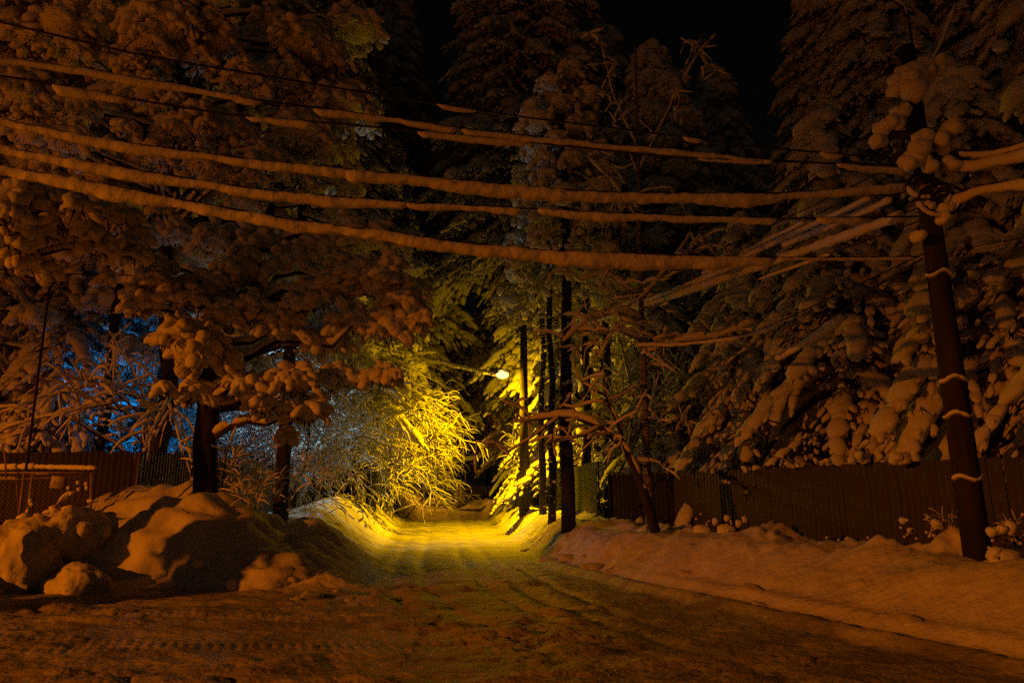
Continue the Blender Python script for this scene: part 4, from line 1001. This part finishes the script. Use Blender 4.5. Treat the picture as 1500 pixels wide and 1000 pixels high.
q = MB(); blobs(q, [(hx, -.2, hz + .2)], [(.3, .11, .07)], None, 2, .3); ob('snow_cap', q.mesh('snow_cap'), SNOW, sl)
def plight(name, loc, w, col, rad=.12):
    l = bpy.data.lights.new(name, 'POINT'); l.energy = w; l.color = col; l.shadow_soft_size = rad
    o = bpy.data.objects.new(name, l); COL.objects.link(o); o.location = loc; return o
plight('street_lamp_light', (lx - .06, 28.0, lz - .2), FAR_W, YEL, .07)
def pspot(name, loc, w, col, cone, blend, aim, rad=.12):
    l = bpy.data.lights.new(name, 'SPOT'); l.energy = w; l.color = col; l.shadow_soft_size = rad; l.spot_size = R(cone); l.spot_blend = blend
    o = bpy.data.objects.new(name, l); COL.objects.link(o); o.location = loc; o.rotation_euler = Vector(aim).to_track_quat('-Z', 'Y').to_euler(); return o
pspot('street_lamp_reflector', (lx - .06, 28.0, lz - .2), FAR_W * 8.5, YEL, 156, .85, (-.16, .2, -1), .07)
# twin lamp outside the frame at the left: lights the junction orange
nx, ny, nz_ = -22, -5.0, 6.0
sl = thing('street_lamp', 'orange street lamp beside the junction left of the picture', 'street lamp', (nx - 1.2, ny, 0))
q = MB(); q.tube([(0, 0, 0), (0, 0, 6.3)], [.16, .12], 12); ob('post', q.mesh('post'), CONC, sl)
q = MB(); q.tube([(0, 0, 5.9), (.6, 0, 6.0), (1.0, 0, nz_ + .12)], .03, 6); ob('arm', q.mesh('arm'), STEEL, sl)
q = MB(); q.tube([(.85, 0, nz_ + .15), (1.1, 0, nz_ + .13), (1.4, 0, nz_ + .09), (1.5, 0, nz_ + .07)], [.05, .11, .13, .06], 10, flat=.55); ob('lamp_head', q.mesh('lamp_head'), STEEL, sl)
q = MB(); blobs(q, [(1.2, 0, nz_ + .02)], [(.17, .1, .07)], None, 3, 0); ob('bulb', q.mesh('bulb'), lamp_mat('orange_lamp_glow', ORA, 15), sl)
plight('near_lamp_light', (nx, ny, nz_ - .15), NEAR_W * .055, ORA, .1)
pspot('near_lamp_reflector', (nx, ny, nz_ - .15), NEAR_W, ORA, 178, .25, (.12, 0, -1), .1)

# ------------------------------------------------------------------ blue light strips and white yard lamp behind the left fence
BLU = mat('blue_led', (.1, .2, .6), .4, .3, emit=((.12, .38, 1.0), 10))
hd = 22.0
hc = P(130, 600, hd)
hs = thing('garden_cabin', 'dark cabin wall carrying the blue light strips behind the trees', 'cabin', (hc[0], hd + .4, .6))
q = MB(); q.box((0, 0, 1.8), (4.6, .2, 3.6)); ob('wall', q.mesh('wall', False), WOOD2, hs)
q = MB(); q.box((0, -.3, 3.7), (5.2, 1.4, .12)); ob('roof', q.mesh('roof', False), WOOD2, hs); q = MB(); q.box((0, -.3, 3.86), (5.3, 1.5, .2)); ob('snow_cap', q.mesh('snow_cap'), SNOW, hs)
for px, py, w, h, lb in [(102, 559, 8, 4, 'short blue light strip highest at the left'), (108, 578, 4, 5, 'small blue light below the left strip'), (107, 584, 4, 4, 'small blue light, second below the left strip'), (105, 598, 4, 7, 'upright blue light strip, lowest at left'),
                         (145, 563, 8, 4, 'blue light strip just right of the dark trunk'), (162, 565, 8, 4, 'blue light strip, rightmost of the row'), (154, 564, 3, 3, 'tiny blue light between two strips')]:
    c = P(px, py, 18.6); q = MB(); q.box((0, 0, 0), (w * .0195, .05, h * .019)); o = ob('blue_light', q.mesh('blue_light', False), BLU, loc=c); tag(o, lb, 'light strip', 'blue light strips behind the left trees')
a0, a1, a2 = P(96, 566, 18.66), P(178, 568, 18.66), P(106, 725, 18.66)
ar = thing('garden_arch', 'thin dark garden arch carrying the blue light strips', 'arch', (a2[0], 18.66, .7))
oz = np.array([a2[0], 18.66, .7])
for nm, p_, q_ in (('beam', a0, a1), ('post', P(106, 560, 18.66), a2 - [0, 0, .9]), ('post', P(176, 566, 18.66), P(176, 760, 18.66))):
    q = MB(); q.tube([p_ - oz + [0, .03, 0], q_ - oz + [0, .03, 0]], .025, 6); ob(nm, q.mesh(nm), WOOD2, ar)
plight('blue_strip_light', P(150, 590, 19.6), 190, (.0, .36, 1.0), .3)
plight('blue_strip_light', P(185, 640, hd + 1.2), 220, (.0, .36, 1.0), .3)
wl = P(412, 640, 23.6); rt = thing('yard_lamp', 'white yard lamp hidden among shrubs behind the left fence', 'lamp', (wl[0], wl[1], gz(wl[0], wl[1])))
q = MB(); q.tube([(0, 0, 0), (0, 0, wl[2] - gz(wl[0], wl[1]) - .12)], .03, 8); ob('post', q.mesh('post'), STEEL, rt)
q = MB(); blobs(q, [(0, 0, wl[2] - gz(wl[0], wl[1]))], [(.09, .09, .1)], None, 3, 0); ob('bulb', q.mesh('bulb'), mat('white_glow', (.8, .8, .8), .4, .3, emit=((.6, .85, 1), 4)), rt)
plight('yard_lamp_light', wl + np.array([.2, -.5, 1.1]), 290, (.5, .85, 1.0), .08)

# ------------------------------------------------------------------ far end of the lane: hedge fence, prop pole, gate
fd = 67
plank_fence('board_fence', 'brown board fence closing the far end of the lane', (P(598, 725, fd)[0], fd), (P(720, 725, fd)[0], fd), .9, .9, 2.5, 2.5, w=.35, m=WOOD, seed=9, post_every=3)
def far_bar(px0, py0, px1, py1, d, r, m, name, label, cat):
    a, b_ = P(px0, py0, d), P(px1, py1, d); q = MB(); q.tube([(0, 0, 0), b_ - a], r, 6); o = ob(name, q.mesh(name), m, loc=a); return tag(o, label, cat)
far_bar(665, 735, 654, 690, 60, .13, CONC, 'prop_pole', 'leaning prop pole at the far end of the lane', 'pole')
far_bar(650, 738, 649, 660, 60.5, .14, CONC, 'far_post', 'upright post beside the leaning prop at the far end', 'pole')
far_bar(622, 708, 656, 708, 60, .1, SNOW, 'snowy_rail', 'snow covered rail high before the far board fence', 'rail')
far_bar(620, 731, 662, 731, 60, .12, SNOW, 'snowy_rail', 'snow covered rail low before the far board fence', 'rail')
lp_ = P(646, 682, 59.6); fl = thing('street_lamp', 'small far lamp on the upright post at the end of the lane', 'street lamp', lp_)
q = MB(); q.tube([(.25, .3, .1), (.1, .1, .15), (0, 0, .12)], .03, 5); ob('arm', q.mesh('arm'), STEEL, fl)
q = MB(); q.tube([(-.15, 0, .14), (0, 0, .2), (.15, 0, .14)], [.08, .14, .08], 8, flat=.5); ob('lamp_head', q.mesh('lamp_head'), STEEL, fl)
q = MB(); blobs(q, [(0, 0, .05)], [(.13, .1, .08)], None, 2, 0); ob('bulb', q.mesh('bulb'), mat('far_lamp_glow', (.8, .7, .5), .4, .3, emit=((1, .75, .45), 12)), fl)
plight('far_lamp_light', lp_ + np.array([0, -.4, -.2]), 420, (1, .36, .01), .1)
for k in range(5):
    p = P(672, 735 - k * 6, 59); heap('snow_ball', tuple(p), (.33 - .02 * k, .3, .22), ['lowest', 'second', 'middle', 'fourth', 'topmost'][k] + ' snow ball of the lumpy stack beside the leaning prop', 'snow stuck on a stump', lod=3, seed=60 + k, cat='snow clump')

for o in list(bpy.data.objects):
    if '_used' in o.keys():
        if o['_used'] == 0:
            for ch in list(o.children): bpy.data.objects.remove(ch)
            bpy.data.objects.remove(o)
        else: del o['_used']
